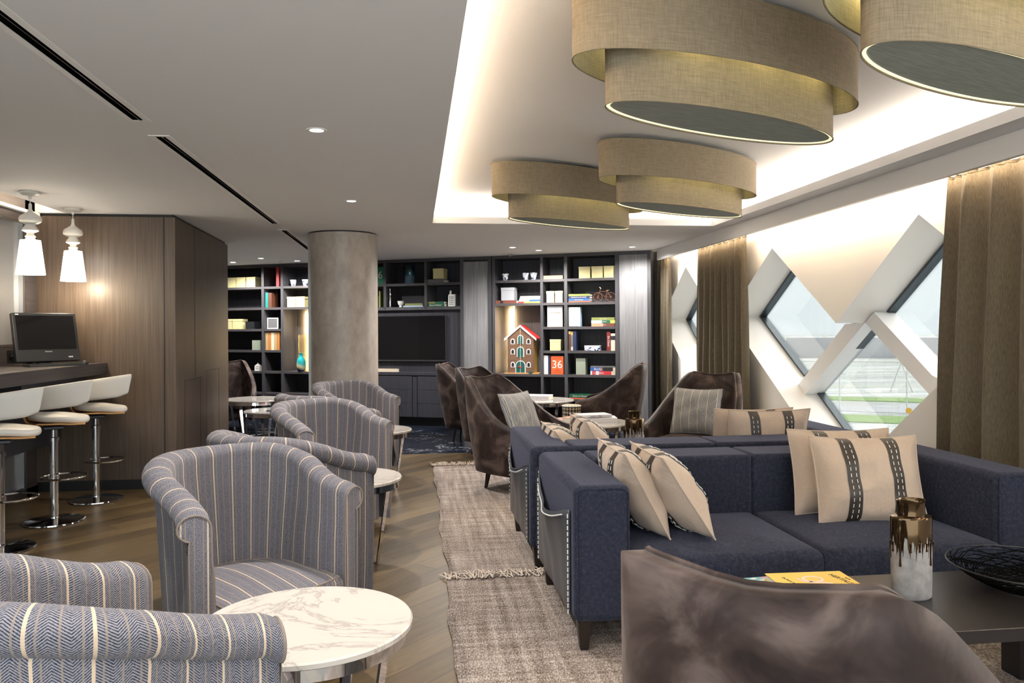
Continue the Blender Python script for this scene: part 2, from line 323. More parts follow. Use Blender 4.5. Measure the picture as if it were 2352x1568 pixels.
# ------------------------------------------------------------------ room shell
CZ=2.45; UZ=2.70
RX0,RX1,RY1=.17,3.03,7.72
def slab(b,holes_rect,x0,x1,y0,y1,z0,z1): pass
def build_room():
    struct(box(-6.5,3.9,-1.6,8.94,-.12,0).build('floor','oak_planks',smooth=0))
    struct(box(-6.5,3.9,8.94,13.9,-.12,0).build('floor','dark_marble',smooth=0))
    # ceiling with rectangular raised field
    b=MB()
    for r in ((-3.05,RX0,-1.6,RY1),(RX1,3.24,-1.6,RY1),(-3.05,3.24,RY1,13.9),(-6.5,-3.05,7.33,13.9)):
        b.box(*r,CZ,CZ+.065)
    b.box(-.02,3.26,-1.6,RY1+.19,UZ,UZ+.06)                       # raised field
    b.box(-.06,-.02,-1.6,RY1+.19,CZ+.065,UZ+.06); b.box(3.215,3.255,-1.6,RY1+.19,CZ+.065,UZ+.06); b.box(-.06,3.255,RY1+.17,RY1+.21,CZ+.065,UZ+.06)
    b.box(-3.36,-3.0,-1.6,7.33,2.60,2.64); b.box(-3.05,-3.0,-1.6,7.33,CZ+.065,2.60)
    b.box(3.24,3.56,-1.6,13.9,CZ+.1,CZ+.16); b.box(-3.42,-3.02,7.31,7.329,CZ+.002,2.60)
    struct(b.build('ceiling','ceiling_plaster',smooth=0))
    b=MB(); b.box(3.2,3.24,-1.6,10.14,2.315,CZ-.001); struct(b.build('trim_1','white_paint',smooth=0))
    # window wall with zigzag openings
    hullA=[(8.47,1.53),(7.375,2.19),(6.195,1.437),(5.10,2.19),(4.15,1.55),(6.14,.112)]
    hullB=[(10.90,1.53),(9.87,2.205),(8.84,1.53),(9.86,.838)]
    bm=bmesh.new()
    def loop(pts):
        vs=[bm.verts.new((3.5,y,z)) for y,z in pts]
        return [bm.edges.new((vs[i],vs[(i+1)%len(vs)])) for i in range(len(vs))]
    es=loop([(-1.6,0),(13.2,0),(13.2,2.6),(-1.6,2.6)])+loop(hullA)+loop(hullB)+loop([(3.5,1.53),(2.4,2.2),(1.3,1.53),(2.4,.86)])
    bmesh.ops.triangle_fill(bm,use_beauty=True,use_dissolve=False,edges=es)
    g=bmesh.ops.extrude_face_region(bm,geom=bm.faces[:])
    bmesh.ops.translate(bm,vec=(.42,0,0),verts=[e for e in g['geom'] if isinstance(e,bmesh.types.BMVert)])
    bmesh.ops.recalc_face_normals(bm,faces=bm.faces)
    me=bpy.data.meshes.new('wall_right'); bm.to_mesh(me); bm.free(); me.materials.append(M['white_wall'])
    o=bpy.data.objects.new('wall_right',me); COL.objects.link(o); struct(o)
    # lattice beams between the panes
    b=MB()
    b.prism([(6.47,1.431),(6.16,1.44),(7.175,.762),(7.36,.70),(7.50,.79),(7.32,.845)],3.74,3.92,'x')
    b.prism([(6.16,1.44),(6.03,1.524),(5.305,1.046),(4.9,.95),(5.0,.66),(5.35,.91)],3.74,3.92,'x')
    struct(b.build('trim_2','beam_white',smooth=0))
    def window(n,pts):
        w=sempty('window_%d'%n,(3.9,sum(p[0] for p in pts)/4,sum(p[1] for p in pts)/4)); cy,cz=w.location.y,w.location.z
        k=.965; f=MB(); m=len(pts)
        for i in range(m):
            p,q=pts[i],pts[(i+1)%m]
            ip=(cy+(p[0]-cy)*k,cz+(p[1]-cz)*k); iq=(cy+(q[0]-cy)*k,cz+(q[1]-cz)*k)
            f.prism([(p[0]-cy,p[1]-cz),(q[0]-cy,q[1]-cz),(iq[0]-cy,iq[1]-cz),(ip[0]-cy,ip[1]-cz)],-.045,.03,'x')
        f.build('window_frame','dark_metal',w,smooth=0)
        g=MB(); g.prism([(p[0]-cy,p[1]-cz) for p in pts],.0,.006,'x'); g.build('pane','window_glass',w,smooth=0)
    window(1,[(8.455,1.53),(7.39,2.168),(6.36,1.525),(7.42,.905)])
    window(2,[(7.2,.775),(6.19,1.44),(5.22,.785),(6.15,.128)])
    window(3,[(6.065,1.513),(5.10,2.176),(4.165,1.55),(5.09,.875)])
    window(4,[(10.88,1.53),(9.87,2.19),(8.87,1.53),(9.86,.855)])
    window(7,[(3.5,1.53),(2.4,2.2),(1.3,1.53),(2.4,.86)])  # out-of-view window added to let in fill light from the right
    # left wall, glazed partition with wood surround
    b=MB(); b.box(-3.42,-3.3,-1.6,7.33,2.345,2.6); b.box(-3.42,-3.3,-1.6,7.33,1.133,1.285); b.box(-3.42,-3.3,-1.6,7.33,.50,1.133)
    b.box(-3.42,-3.3,7.14,7.33,0,2.6); b.box(-3.42,-3.3,-1.6,7.33,0,.07)
    struct(b.build('wall_left','counter_wood',smooth=0))
    struct(box(-3.3,-3.262,-1.6,7.32,2.42,2.445).build('trim_3','white_paint',smooth=0))
    for n,(z0,z1) in ((5,(1.285,2.345)),(6,(.07,.50))):
        w=sempty('window_%d'%n,(-3.33,4,z0))
        b=MB()
        for y0,y1 in ((3.08,3.12),(-3.12,-3.08)): b.box(-.01,.036,y0,y1,0,z1-z0)
        b.box(-.01,.034,-3.12,3.12,0,.022); b.box(-.01,.034,-3.12,3.12,z1-z0-.022,z1-z0)
        b.build('window_frame','brushed',w,smooth=0)
        box(-.02,.0,-3.1,3.1,.01,z1-z0-.01).build('pane','partition_glass',w,smooth=0)
    # wood panelled core
    b=MB(); b.prism([(-5.5,7.32),(-2.13,7.32),(-2.21,9.64),(-5.5,9.64)],.09,2.425)
    o=b.build('wall_core','brown_panel',smooth=0,bevel=.003,seg=1); struct(o)
    b=MB(); b.prism([(-5.4,7.345),(-2.155,7.345),(-2.235,9.61),(-5.4,9.61)],0,.09); b.prism([(-5.4,7.345),(-2.155,7.345),(-2.235,9.61),(-5.4,9.61)],2.425,2.45)  # baseboard below; upper strip paints the shadow gap under the ceiling black
    struct(b.build('baseboard_shadow_gap','black',smooth=0))
    b=MB()   # panel joints
    b.box(-2.232,-2.224,7.316,7.3205,.09,2.425); struct(b.build('trim_4','black',smooth=0))
    def side(y,w,z0,z1,b,t=.003):
        x=-2.13-.08*(y-7.32)/2.32; b.box(x-.01,x+t,y,y+w,z0,z1)
    b=MB()
    for y,w,z0,z1 in ((8.02,.006,.95,2.42),(7.62,.006,.09,.95),(7.62,.62,.944,.95),(8.24,.006,.09,.95),(8.5,.006,.09,1.0),(8.5,.6,.994,1.0),(9.1,.006,.09,1.0)): side(y,w,z0,z1,b,.0015)
    struct(b.build('trim_5','black',smooth=0))
    # rear wall behind the bookcases
    e=Vector((cos(R(-24.6)),sin(R(-24.6)),0)); nn=Vector((-e.y,e.x,0)); p=Vector((-3.0,12.97,0))+nn*.45
    q0=p-e*3.2; q1=p+e*6.88
    b=MB(); b.prism([(q0.x,q0.y),(q1.x,q1.y),(q1.x+nn.x*.1,q1.y+nn.y*.1),(q0.x+nn.x*.1,q0.y+nn.y*.1)],0,2.6); struct(b.build('wall_back','black',smooth=0))
    struct(box(-6.5,-6.4,7.3,14,0,2.6).build('wall_far_left','brown_panel',smooth=0))
build_room()

def area(loc,rot,sx,sy,w,col,name='strip_light',spread=PI):
    l=bpy.data.lights.new(name,'AREA'); l.shape='RECTANGLE'; l.size=sx; l.size_y=sy; l.energy=w; l.color=col; l.spread=spread
    o=bpy.data.objects.new(name,l); COL.objects.link(o); o.location=loc; o.rotation_euler=rot
    return o
def point(loc,w,col,r=.03,name='bulb'):
    l=bpy.data.lights.new(name,'POINT'); l.energy=w; l.color=col; l.shadow_soft_size=r
    o=bpy.data.objects.new(name,l); COL.objects.link(o); o.location=loc; return o
def spot(loc,w,col,ang=80,blend=.7,r=.03,rot=(0,0,0)):
    l=bpy.data.lights.new('downlight_or_fill','SPOT'); l.energy=w; l.color=col; l.spot_size=R(ang); l.spot_blend=blend; l.shadow_soft_size=r
    o=bpy.data.objects.new('downlight_or_fill',l); COL.objects.link(o); o.location=loc; o.rotation_euler=rot; return o
WARM=(1,.79,.56); WARM2=(1,.88,.74); NEU=(1,.955,.905)
# hidden strips in the coves, as the room has
area((.03,3.1,CZ+.10),(0,R(180),0),.05,9.2,50,WARM)
area((3.18,3.1,CZ+.10),(0,R(180),0),.05,9.2,58,WARM2)
area((1.6,RY1+.13,CZ+.10),(R(180),0,0),2.9,.05,20,WARM2)
area((3.262,4.3,CZ-.05),(0,R(-90),0),.05,11.8,44,WARM)
area((-3.09,2.93,2.50),(0,R(135),0),.05,8.7,20,WARM)

# column
def build_column():
    t=thing('round_column','round structural column wrapped in mottled taupe covering','column',(-.78,8.68,0))
    MB().lathe([(.37,.0),(.37,2.435)],n=72,cap0=False,cap1=False).build('shaft','column_cover',t,smooth=60)
    MB().lathe([(.36,2.43),(.36,2.45)],n=64).build('shadow_gap','black',t)
build_column()

# linear air diffusers, downlights
def build_ceiling_fixtures():
    for i,(y0,y1,lab) in enumerate(((.6,4.07,'nearest long linear air diffuser slot in the grey ceiling, with wavy black vane'),(4.40,7.86,'long black linear air diffuser slot in mid ceiling, ending before the column'),(8.35,10.6,'far linear air diffuser slot half hidden behind the column'))):
        t=thing('linear_diffuser',lab,'air vent',(-1.355,(y0+y1)/2,CZ),0,'linear air diffusers'); h=(y1-y0)/2
        b=MB()
        for x0,x1 in ((-.055,-.026),(.026,.055)): b.box(x0,x1,-h,h,-.004,.002)
        b.box(-.055,.055,-h-.02,-h,-.004,0); b.box(-.055,.055,h,h+.02,-.004,0); b.build('flange','white_paint',t,smooth=0)
        box(-.026,.026,-h,h,-.002,.001).build('slot','matt_black',t,smooth=0)  # flat black strip stands in for the darkness of a deep slot
        MB().tube([(.013,-h,-.006),(.013,h,-.006)],.0028,6).build('vane','chrome',t)
    P=[(-.507,4.185,'recessed downlight nearest the camera, in the open grey ceiling'),(-.51,6.444,'recessed downlight in front of the column'),(-2.74,12.3,'far downlight beside the wood core, nearest the left bookcase'),(-2.2,11.6,'downlight over the seats left of the column'),(-1.75,12.0,'downlight just left of the column top'),
       (1.23,9.9,'left of the two close downlights above the right bookcase'),(1.62,10.25,'right of the two close downlights above the right bookcase'),(2.75,9.75,'downlight in front of the rightmost grey panel')]
    for yy in (1.93,-.33): spot((-.51,yy,CZ-.03),90,NEU,110,.8)
    for x,y,l in P:
        t=thing('downlight',l,'ceiling light',(x,y,CZ),0,'recessed ceiling downlights')
        MB().lathe([(.036,-.001),(.036,-.004),(.052,-.005),(.054,-.001)],n=28,cap0=False,cap1=False).build('trim_ring','white_paint',t)
        MB().lathe([(.0358,-.002),(.0358,-.0035)],n=24).build('lens','spot_glow',t)
        spot((x,y,CZ-.03),62 if y>8 else 90,NEU if y<8 else (1,.97,.93),165 if y>8 else 115,.6)
    for sx_,sy_ in ((-.95,10.9),(.35,9.2)): spot((sx_,sy_,CZ-.03),60,(1,.97,.93),160,.7)  # extra spots without fixtures, added to brighten the media wall end
    t=thing('ceiling_speaker','flush round white grille in the ceiling beyond the lamps','speaker',(1.72,7.98,CZ)); MB().lathe([(.11,-.001),(.105,-.006),(.0,-.006)],n=36,cap0=False).build('grille','white_paint',t); MB().lathe([(.10,-.0065),(.096,-.0085),(.0955,-.006)],n=36,cap0=False,cap1=False).build('rim','brushed',t)
    for x,y,l in ((-2.0,12.05,'small sprinkler head over the left bookcase'),(1.3,10.75,'small sprinkler head over the right bookcase')):
        t=thing('sprinkler_head',l,'sprinkler',(x,y,CZ),0,'sprinkler heads'); MB().lathe([(.025,0),(.022,-.006),(.006,-.01),(.005,-.03)],n=14).build('body','brushed',t); MB().lathe([(.014,-.034),(.014,-.036)],n=14).build('deflector','brushed',t)
build_ceiling_fixtures()

# oval double drum lamps
def ellring(a,b,z,n=72): return [(a*cos(2*PI*i/n),b*sin(2*PI*i/n),z) for i in range(n)]
def make_lamp(label):
    t=thing('drum_lamp',label,'ceiling lamp',(0,0,0),0,'oval double drum ceiling lamps')
    al,bl,au,bu=.645,.18,.79,.27
    def drum(a,b,z0,z1,name,mat):
        m=MB(); m.rings([ellring(a,b,z0),ellring(a,b,z1),ellring(a-.004,b-.004,z1),ellring(a-.004,b-.004,z0),ellring(a,b,z0)],False,False); return m.build(name,mat,t,smooth=50)
    o=drum(au,bu,2.425,2.668,'outer_shade','lamp_linen')
    for i,z in enumerate((2.425,2.668)):
        MB().tube([(au*cos(2*PI*k/72),bu*sin(2*PI*k/72),z) for k in range(72)],.003,6,True).build('shade_edge','lamp_linen',o)
    o=drum(al,bl,2.262,2.60,'inner_shade','lamp_linen')
    MB().tube([(al*cos(2*PI*k/72),bl*sin(2*PI*k/72),2.262) for k in range(72)],.003,6,True).build('shade_edge','lamp_linen',o)
    m=MB(); m.rings([ellring(al-.004,bl-.004,2.266),ellring(al-.021,bl-.015,2.266),ellring(al-.021,bl-.015,2.272),ellring(al-.004,bl-.004,2.272)],False,False); m.build('lit_rim','shade_rim',t)
    m=MB(); m.rings([ellring(au-.005,bu-.005,2.652),ellring(au-.005,bu-.005,2.660)]); m.build('light_stop_plate','diffuser_cloth',t)  # unseen plate added to stop bulb light leaking out the top
    m=MB(); m.rings([ellring(al-.02,bl-.014,2.269),ellring(al-.02,bl-.014,2.274)]); m.build('diffuser','diffuser_cloth',t)
    b=MB()
    for x in (-.3,.3): b.tube([(x,0,2.6),(x,0,2.70)],.008,8)
    b.box(-.36,.36,-.02,.02,2.685,2.70); b.box(-.645,.645,-.004,.004,2.59,2.6); b.box(-.3,-.29,-.245,.245,2.6,2.606); b.box(.29,.3,-.245,.245,2.6,2.606); b.build('mounting_frame','brushed',t)
    return t
L0=make_lamp('largest-looking oval double drum lamp in olive linen, nearest whole one')
spots=[(1.323,3.187,.422,None),(1.941,5.53,.512,'oval double drum lamp farther right, overlapping the one behind it'),(1.276,6.311,.538,'farthest oval double drum lamp, at the left over the far cove'),(1.97,2.50,.422,'oval double drum lamp cut off by the top right corner')]
for i,(x,y,a,l) in enumerate(spots):
    o=L0 if i==0 else dup(L0,l,(x,y,0))
    o.location=(x,y,0); o.rotation_euler.z=a
    for (lx,ly) in ((-.35,.225),(.35,.225),(-.35,-.225),(.35,-.225),(0,-.232),(0,.232)):
        point((x+lx*cos(a)-ly*sin(a),y+lx*sin(a)+ly*cos(a),2.615),2.3,(1,.90,.42),.02,'lamp_bulb')

# pendants
def make_pendant(label):
    t=thing('pendant_lamp',label,'pendant lamp',(-2.85,6.242,CZ),0,'white turned pendants over the counter')
    z=lambda y:-(y-441)*.00325
    MB().lathe([(.066,0),(.066,-.012),(.05,-.024),(.012,-.03),(.01,-.05)],n=32).build('canopy','pendant_white',t,smooth=50)
    MB().tube([(0,0,-.045),(0,0,-.09)],.003,8).build('cord','pendant_white',t)
    pr=[(.008,-.085),(.0115,-.09),(.012,-.125),(.018,-.145),(.045,-.165),(.068,-.18),(.077,-.2),(.072,-.222),(.05,-.236),(.034,-.24),(.036,-.25),(.052,-.275),(.056,-.288),(.04,-.298),(.026,-.303),(.024,-.315),(.032,-.325),(.037,-.332),(.028,-.342),(.034,-.35),(.024,-.356),(.028,-.37),(.02,-.375)]
    MB().lathe(pr,n=32).build('turned_body','pendant_white',t,smooth=60)
    MB().rings([[(r*cos(2*PI*j/40),r*sin(2*PI*j/40),zz) for j in range(40)] for r,zz in ((.098,-.615),(.068,-.36),(.064,-.362),(.094,-.615),(.098,-.615))],False,False).build('lamp_shade','shade_glow',t,smooth=60)
    MB().lathe([(.03,-.42),(.036,-.46),(.03,-.5)],n=16).build('bulb','shade_glow',t)
    return t
P0=make_pendant('white pendant lamp with turned body, nearer one at the far left')
P1=dup(P0,'white pendant lamp with turned body against the brown wood panel',(-2.88,7.05,CZ))
for p in (P0,P1):
    point((p.location.x,p.location.y,CZ-.66),6,(1,.85,.62),.05,'pendant_bulb')

# counter by the left wall
def build_counter():
    t=thing('wall_counter','dark wood bar-height counter along the left wall','counter',(-3.0,4.6,0))
    box(-.298,.29,-4.2,2.715,1.035,1.133).build('worktop','counter_wood',t,smooth=0,bevel=.003,seg=1)
    box(-.29,-.1,-4.2,2.7,.45,1.035).build('undershelf_panel','case_wood',t,smooth=0)
    box(-.1,.1,1.6,2.7,.93,1.034).build('cable_tray','case_wood',t,smooth=0)
build_counter()

# ------------------------------------------------------------------ rugs
def build_rug(name_label,x0,x1,y0,y1,z,seed):
    rnd=random.Random(seed)
    t=thing('rug',name_label,'rug',((x0+x1)/2,(y0+y1)/2,z),0,'woven beige rugs'); hx,hy=(x1-x0)/2,(y1-y0)/2
    nx,ny=30,60; P=[]
    for i in range(ny+1):
        y=-hy+2*hy*i/ny; row=[]
        for j in range(nx+1):
            x=-hx+2*hx*j/nx
            if j==0: x+=.012*sin(y*3.1+seed)+.006*sin(y*11)
            row.append((x,y,.012+.0015*sin(x*7+y*5)))
        P.append(row)
    MB().grid(P).build('weave','rug_weave',t,solid=.011,smooth=60)
    b=MB()
    for k in range(int((x1-x0)*150)):
        x=-hx+(x1-x0)*rnd.random(); y=hy+rnd.uniform(-.03,.0); L=rnd.uniform(.07,.15)
        a=rnd.gauss(0,.55); z0=.013; pts=[]
        for q in range(4):
            u=q/3; pts.append((x+sin(a)*L*u+rnd.gauss(0,.006)*u,y+cos(a)*L*u,z0+.035*sin(PI*u)*rnd.random()-.006*u+.005))
        b.tube(pts,.003,4,caps=False)
    o=b.build('fringe','fringe_yarn',t); o['kind']='stuff'
build_rug('far woven beige and brown rug with fringe, under the far sofa',.17,3.1,4.40,8.06,0,1)
build_rug('near woven grey-brown rug with shaggy fringe, under the near sofa and coffee table',.16,3.1,1.2,4.38,.0,2)

# ------------------------------------------------------------------ soft shapes
def cushion_mesh(out,z0,z1,crown=.02,edge=.03,uvs=1.,steps=5,squash=1.):
    """closed rounded pad on a plan outline (list of xy)"""
    cx=sum(p[0] for p in out)/len(out); cy=sum(p[1] for p in out)/len(out)
    ext=max(math.hypot(p[0]-cx,p[1]-cy) for p in out)
    def ring(ins,z):
        k=1-ins/ext; return [(cx+(p[0]-cx)*k,cy+(p[1]-cy)*k,z) for p in out]
    rs=[]
    for i in range(4): a=PI/2*i/3; rs.append(ring(edge*(1-sin(a)),z0+edge*(1-cos(a))))
    for i in range(4): a=PI/2*i/3; rs.append(ring(edge*(1-cos(a)),z1-edge+edge*sin(a)))
    for k in range(1,steps): u=k/steps; rs.append(ring(edge+(ext-edge)*u,z1+crown*sin(PI/2*u)))
    rs.append(ring(ext*.995,z1+crown))
    m=MB(); n=len(out)
    def uvf(i,j):
        p=rs[i][j%n]; return (p[1]*uvs,p[0]*uvs+p[2])
    m.rings(rs,True,True,True,uvf); return m,rs
# ------------------------------------------------------------------ striped tub chairs
def make_tub(label):
    t=thing('tub_chair',label,'armchair',(0,0,0),0,'striped herringbone tub chairs')
    s1,s2=.435,.30; half=[]; px=-.29; py=0.; n1=54
    for k in range(n1+1):
        s_=(s1+s2)*k/n1; ph=90*(1-s_/s1) if s_<s1 else 19*sm((s_-s1)/s2)
        half.append((px,py,ph,s_)); ds=(s1+s2)/n1; px+=cos(R(ph))*ds; py+=sin(R(ph))*ds
    TL=half[-1][3]; path=[]
    for x,y,ph,s_ in half[::-1]: path.append((x,-y,-sin(R(ph)),-cos(R(ph)),TL-s_,s_))
    for x,y,ph,s_ in half[1:]: path.append((x,y,-sin(R(ph)),cos(R(ph)),TL+s_,s_))
    def H(s_): return .76+.135*sm((TL-s_)/TL*1.35)
    rows=[]; uvr=[]
    for (x,y,nx,ny,s,sa) in path:
        h=H(sa); tip=max(0,1-(TL-sa)/.05)
        h-=.018*tip*tip
        ln=.03*sm((TL-sa)/.45)
        pr=[(.012,.045),(.022,.15),(.030,.3),(.034+ln*.7,h-.16),(.033+ln,h-.105),(.028+ln,h-.092)]
        for k in range(13):
            a=R(-78+k*21.5); pr.append((.016+.058*cos(a)+ln,h-.048+.048*sin(a)))
        pr+=[(-.043+ln,h-.10),(-.045+ln*.8,h-.18),(-.05+ln*.3,.52),(-.052,.40),(-.052,.26)]
        row=[]; uv=[]; acc=0; lp=None
        for o,z in pr:
            p=(x+nx*o,y+ny*o,z)
            if lp: acc+=math.dist(p,lp)
            lp=p; row.append(p); uv.append((s,acc))
        rows.append(row); uvr.append(uv)
    b=MB(); b.grid(rows,lambda i,j:uvr[i][j])
    for row,uv in ((rows[0],uvr[0]),(rows[-1],uvr[-1])):
        k=len(b.v); b.v+=row; idx=list(range(k,k+len(row)))
        if row is rows[0]: idx=idx[::-1]
        q=[(p[1],p[2]) for p in row]; 
        if row is rows[0]: q=q[::-1]
        b.F(idx,q)
    b.build('shell','herringbone',t,smooth=50,fix='uv')
    # piping around the arm fronts
    for sgn,row in ((-1,rows[0]),(1,rows[-1])):
        pts=[(p[0]+.003,p[1],p[2]) for p in row]; c=MB(); c.tube(pts,.004,6); c.build('arm_piping','herringbone',t)
    def outline(front,yy,back,n=12):
        o=[]
        for i in range(n+1): u=-1+2*i/n; o.append((front-.05*u*u+.0,yy*u))
        for i in range(1,2*n): a=PI/2+PI*i/(2*n); o.append((back*cos(a),yy*sin(a)))
        return o
    m,rs=cushion_mesh(outline(.36,.262,.235),.27,.395,.025,.035)
    o=m.build('seat_cushion','herringbone',t,smooth=60,fix='uv')
    MB().tube(rs[6],.0045,6,True).build('cushion_piping','herringbone',o)
    m,rs=cushion_mesh(outline(.30,.262,.235),.05,.268,.0,.02); m.build('seat_base','herringbone',t,smooth=60,fix='uv')
    MB().lathe([(.22,0),(.22,.05)],cx=.02,n=32).build('swivel_plinth','black_plastic',t)
    return t
def face(p,ang): return (p[0]-.29*cos(R(ang)),p[1]-.29*sin(R(ang)))
tubs=[((-.545,2.11),44,'striped tub chair cut off by the bottom left corner, its back to the camera'),
      ((-.515,3.13),-50,'striped tub chair facing the camera, behind the nearest round marble table'),
      ((-.47,4.42),46,'striped tub chair seen from behind, directly behind the big camera-facing one'),
      ((-.445,5.50),-50,'middle striped tub chair facing the camera, in front of the taupe column'),
      ((-.55,6.80),46,'striped tub chair showing only its rolled back, fourth from the front, before the column'),
      ((-.44,7.66),-50,'farthest striped tub chair facing the camera, at the foot of the column')]
T0=None
for i,(m,a,l) in enumerate(tubs):
    x,y=face(m,a)
    if i==0: T0=make_tub(l); T0.location=(x,y,0); T0.rotation_euler.z=R(a)
    else: dup(T0,l,(x,y,0),R(a))
# ------------------------------------------------------------------ round marble tables
def make_round_table(label,r,h,group='round marble side tables'):
    t=thing('round_table',label,'side table',(0,0,0),0,group)
    MB().lathe([(r-.006,h-.022),(r,h-.018),(r,h-.005),(r-.005,h)],n=64).build('marble_top','white_marble',t,smooth=40)
    MB().lathe([(r-.028,h-.062),(r-.02,h-.062),(r-.02,h-.0225),(r-.028,h-.0225),(r-.028,h-.062)],n=64,cap0=False,cap1=False).build('rim_band','chrome',t,smooth=40)
    for k in range(4):
        a=PI/4+PI/2*k; rt=r-.05; rb=r-.13
        b=MB(); M4=Matrix.Rotation(a,4,'Z')
        P=[]
        for z,rr,w in ((h-.023,rt,.026),(.0,rb,.014)): P.append([(rr-.004,-w,z),(rr+.004,-w,z),(rr+.004,w,z),(rr-.004,w,z)])
        b.rings(P); b.xf(M4); b.build('leg','chrome',t,smooth=0)
    b=MB(); k=r-.13
    for a in (0,PI/2): b.tube([( -k*cos(a+PI/4),-k*sin(a+PI/4),.012),(k*cos(a+PI/4),k*sin(a+PI/4),.012)],.006,8)
    b.build('cross_stretcher','chrome',t)
    return t
K0=make_round_table('nearest round marble-topped side table, beside the nearest striped tub chairs',.32,.52); K0.location=(-.335,2.445,0); K0.rotation_euler.z=R(20)
dup(K0,'second round marble side table, right edge showing past the striped tub chairs',(-.41,4.82,0))
dup(K0,'third round marble side table, by the dark marble floor edge',(-.36,7.10,0))
K1=make_round_table('round marble table with books, beyond the far sofa',.42,.50,'larger round marble tables'); K1.location=(1.60,7.40,.0135)
dup(K1,'round marble table with a thick white book, in front of the right bookcase',(1.60,9.98,0))
dup(K1,'round marble table at far left, catching warm light in front of the left bookcase',(-2.14,10.85,0))
K2=make_round_table('lower grey round table with a colourful magazine, at far left',.40,.42,'lower round tables'); K2.location=(-1.72,10.05,0)

# ------------------------------------------------------------------ velvet lounge chairs
def make_velvet(label):
    t=thing('velvet_chair',label,'armchair',(0,0,0),0,'high-backed brown velvet lounge chairs')
    top=[(.37,-.325,.50),(.33,-.335,.535),(.20,-.345,.565),(.04,-.342,.64),(-.13,-.305,.77),(-.28,-.245,.905),(-.365,-.205,.968),(-.395,-.165,.972),(-.405,0,.952)]
    base=[(.33,-.285,.17),(.29,-.29,.17),(.18,-.295,.17),(.04,-.29,.17),(-.10,-.275,.17),(-.20,-.24,.17),(-.25,-.195,.17),(-.265,-.14,.17),(-.27,0,.17)]
    mir=lambda L:L+[(x,-y,z) for x,y,z in L[-2::-1]]
    tp=catmull(mir(top),3); bs=catmull(mir(base),3)
    NV=10; P=[]
    for i in range(NV+1):
        v=i/NV; row=[]
        for a,b_ in zip(bs,tp):
            p=Vector(a).lerp(Vector(b_),v); out=Vector((p.x*.6,p.y,0)); 
            if out.length>0: out.normalize()
            p+=out*.018*sin(PI*v); row.append(p)
        P.append(row)
    MB().grid(P).build('shell','velvet',t,solid=.05,soff=1,smooth=60)
    pts=[tuple(p) for p in tp]; 
    fr=lambda s:[Vector(bs[0 if s<0 else -1]).lerp(Vector(tp[0 if s<0 else -1]),v) for v in (0,.25,.5,.75,.97)]
    ring=[tuple(p) for p in fr(-1)]+pts+[tuple(p) for p in fr(1)[::-1]]
    MB().tube(ring,.007,6).build('edge_piping','velvet',t)
    out=[(.36,-.25),(.365,0),(.36,.25),(.30,.262),(.1,.265),(-.1,.25),(-.2,.2),(-.235,.1),(-.24,0),(-.235,-.1),(-.2,-.2),(-.1,-.25),(.1,-.265),(.30,-.262)]
    m,rs=cushion_mesh(out,.30,.43,.025,.035); m.uv={}; m.build('seat_cushion','velvet',t,smooth=60)
    m,rs=cushion_mesh([(x*.94,y*.97) for x,y in out],.165,.30,.0,.015); m.uv={}; m.build('seat_base','velvet',t,smooth=60)
    for x,y in ((.26,-.23),(.26,.23),(-.19,-.16),(-.19,.16)):
        k=1.12; MB().rings([[(x*k+dx*.011,y*k+dy*.011,0) for dx,dy in ((-1,-1),(1,-1),(1,1),(-1,1))],[(x+dx*.02,y+dy*.02,.172) for dx,dy in ((-1,-1),(1,-1),(1,1),(-1,1))]]).build('leg','leg_wood',t,smooth=0,bevel=.003,seg=1)
    return t
V0=make_velvet('brown velvet lounge chair seen from behind at the bottom right, before the coffee table'); V0.location=(.83,1.575,.0135); V0.rotation_euler.z=R(48)
for x,y,a,l in ((.88,6.84,-45,'brown velvet lounge chair with a grey striped pillow, left of the far sofa'),
    (.90,8.80,-42,'velvet lounge chair directly behind the one with the grey pillow, left side'),
    (.72,10.05,-18,'rearmost velvet lounge chair at the left of the right bookcase, only its top showing'),
    (2.42,9.60,158,'velvet lounge chair with gold-lit inside, turned left toward the right bookcase'),
    (2.52,6.80,-132,'grey velvet lounge chair with striped cushion, between the curtains and far sofa'),
    (-2.68,11.6,-78,'gold-lit velvet lounge chair at far left, beside the wood core')):
    dup(V0,l,(x,y,.0135 if .17<x<3.1 and y<8.06 else 0),R(a))

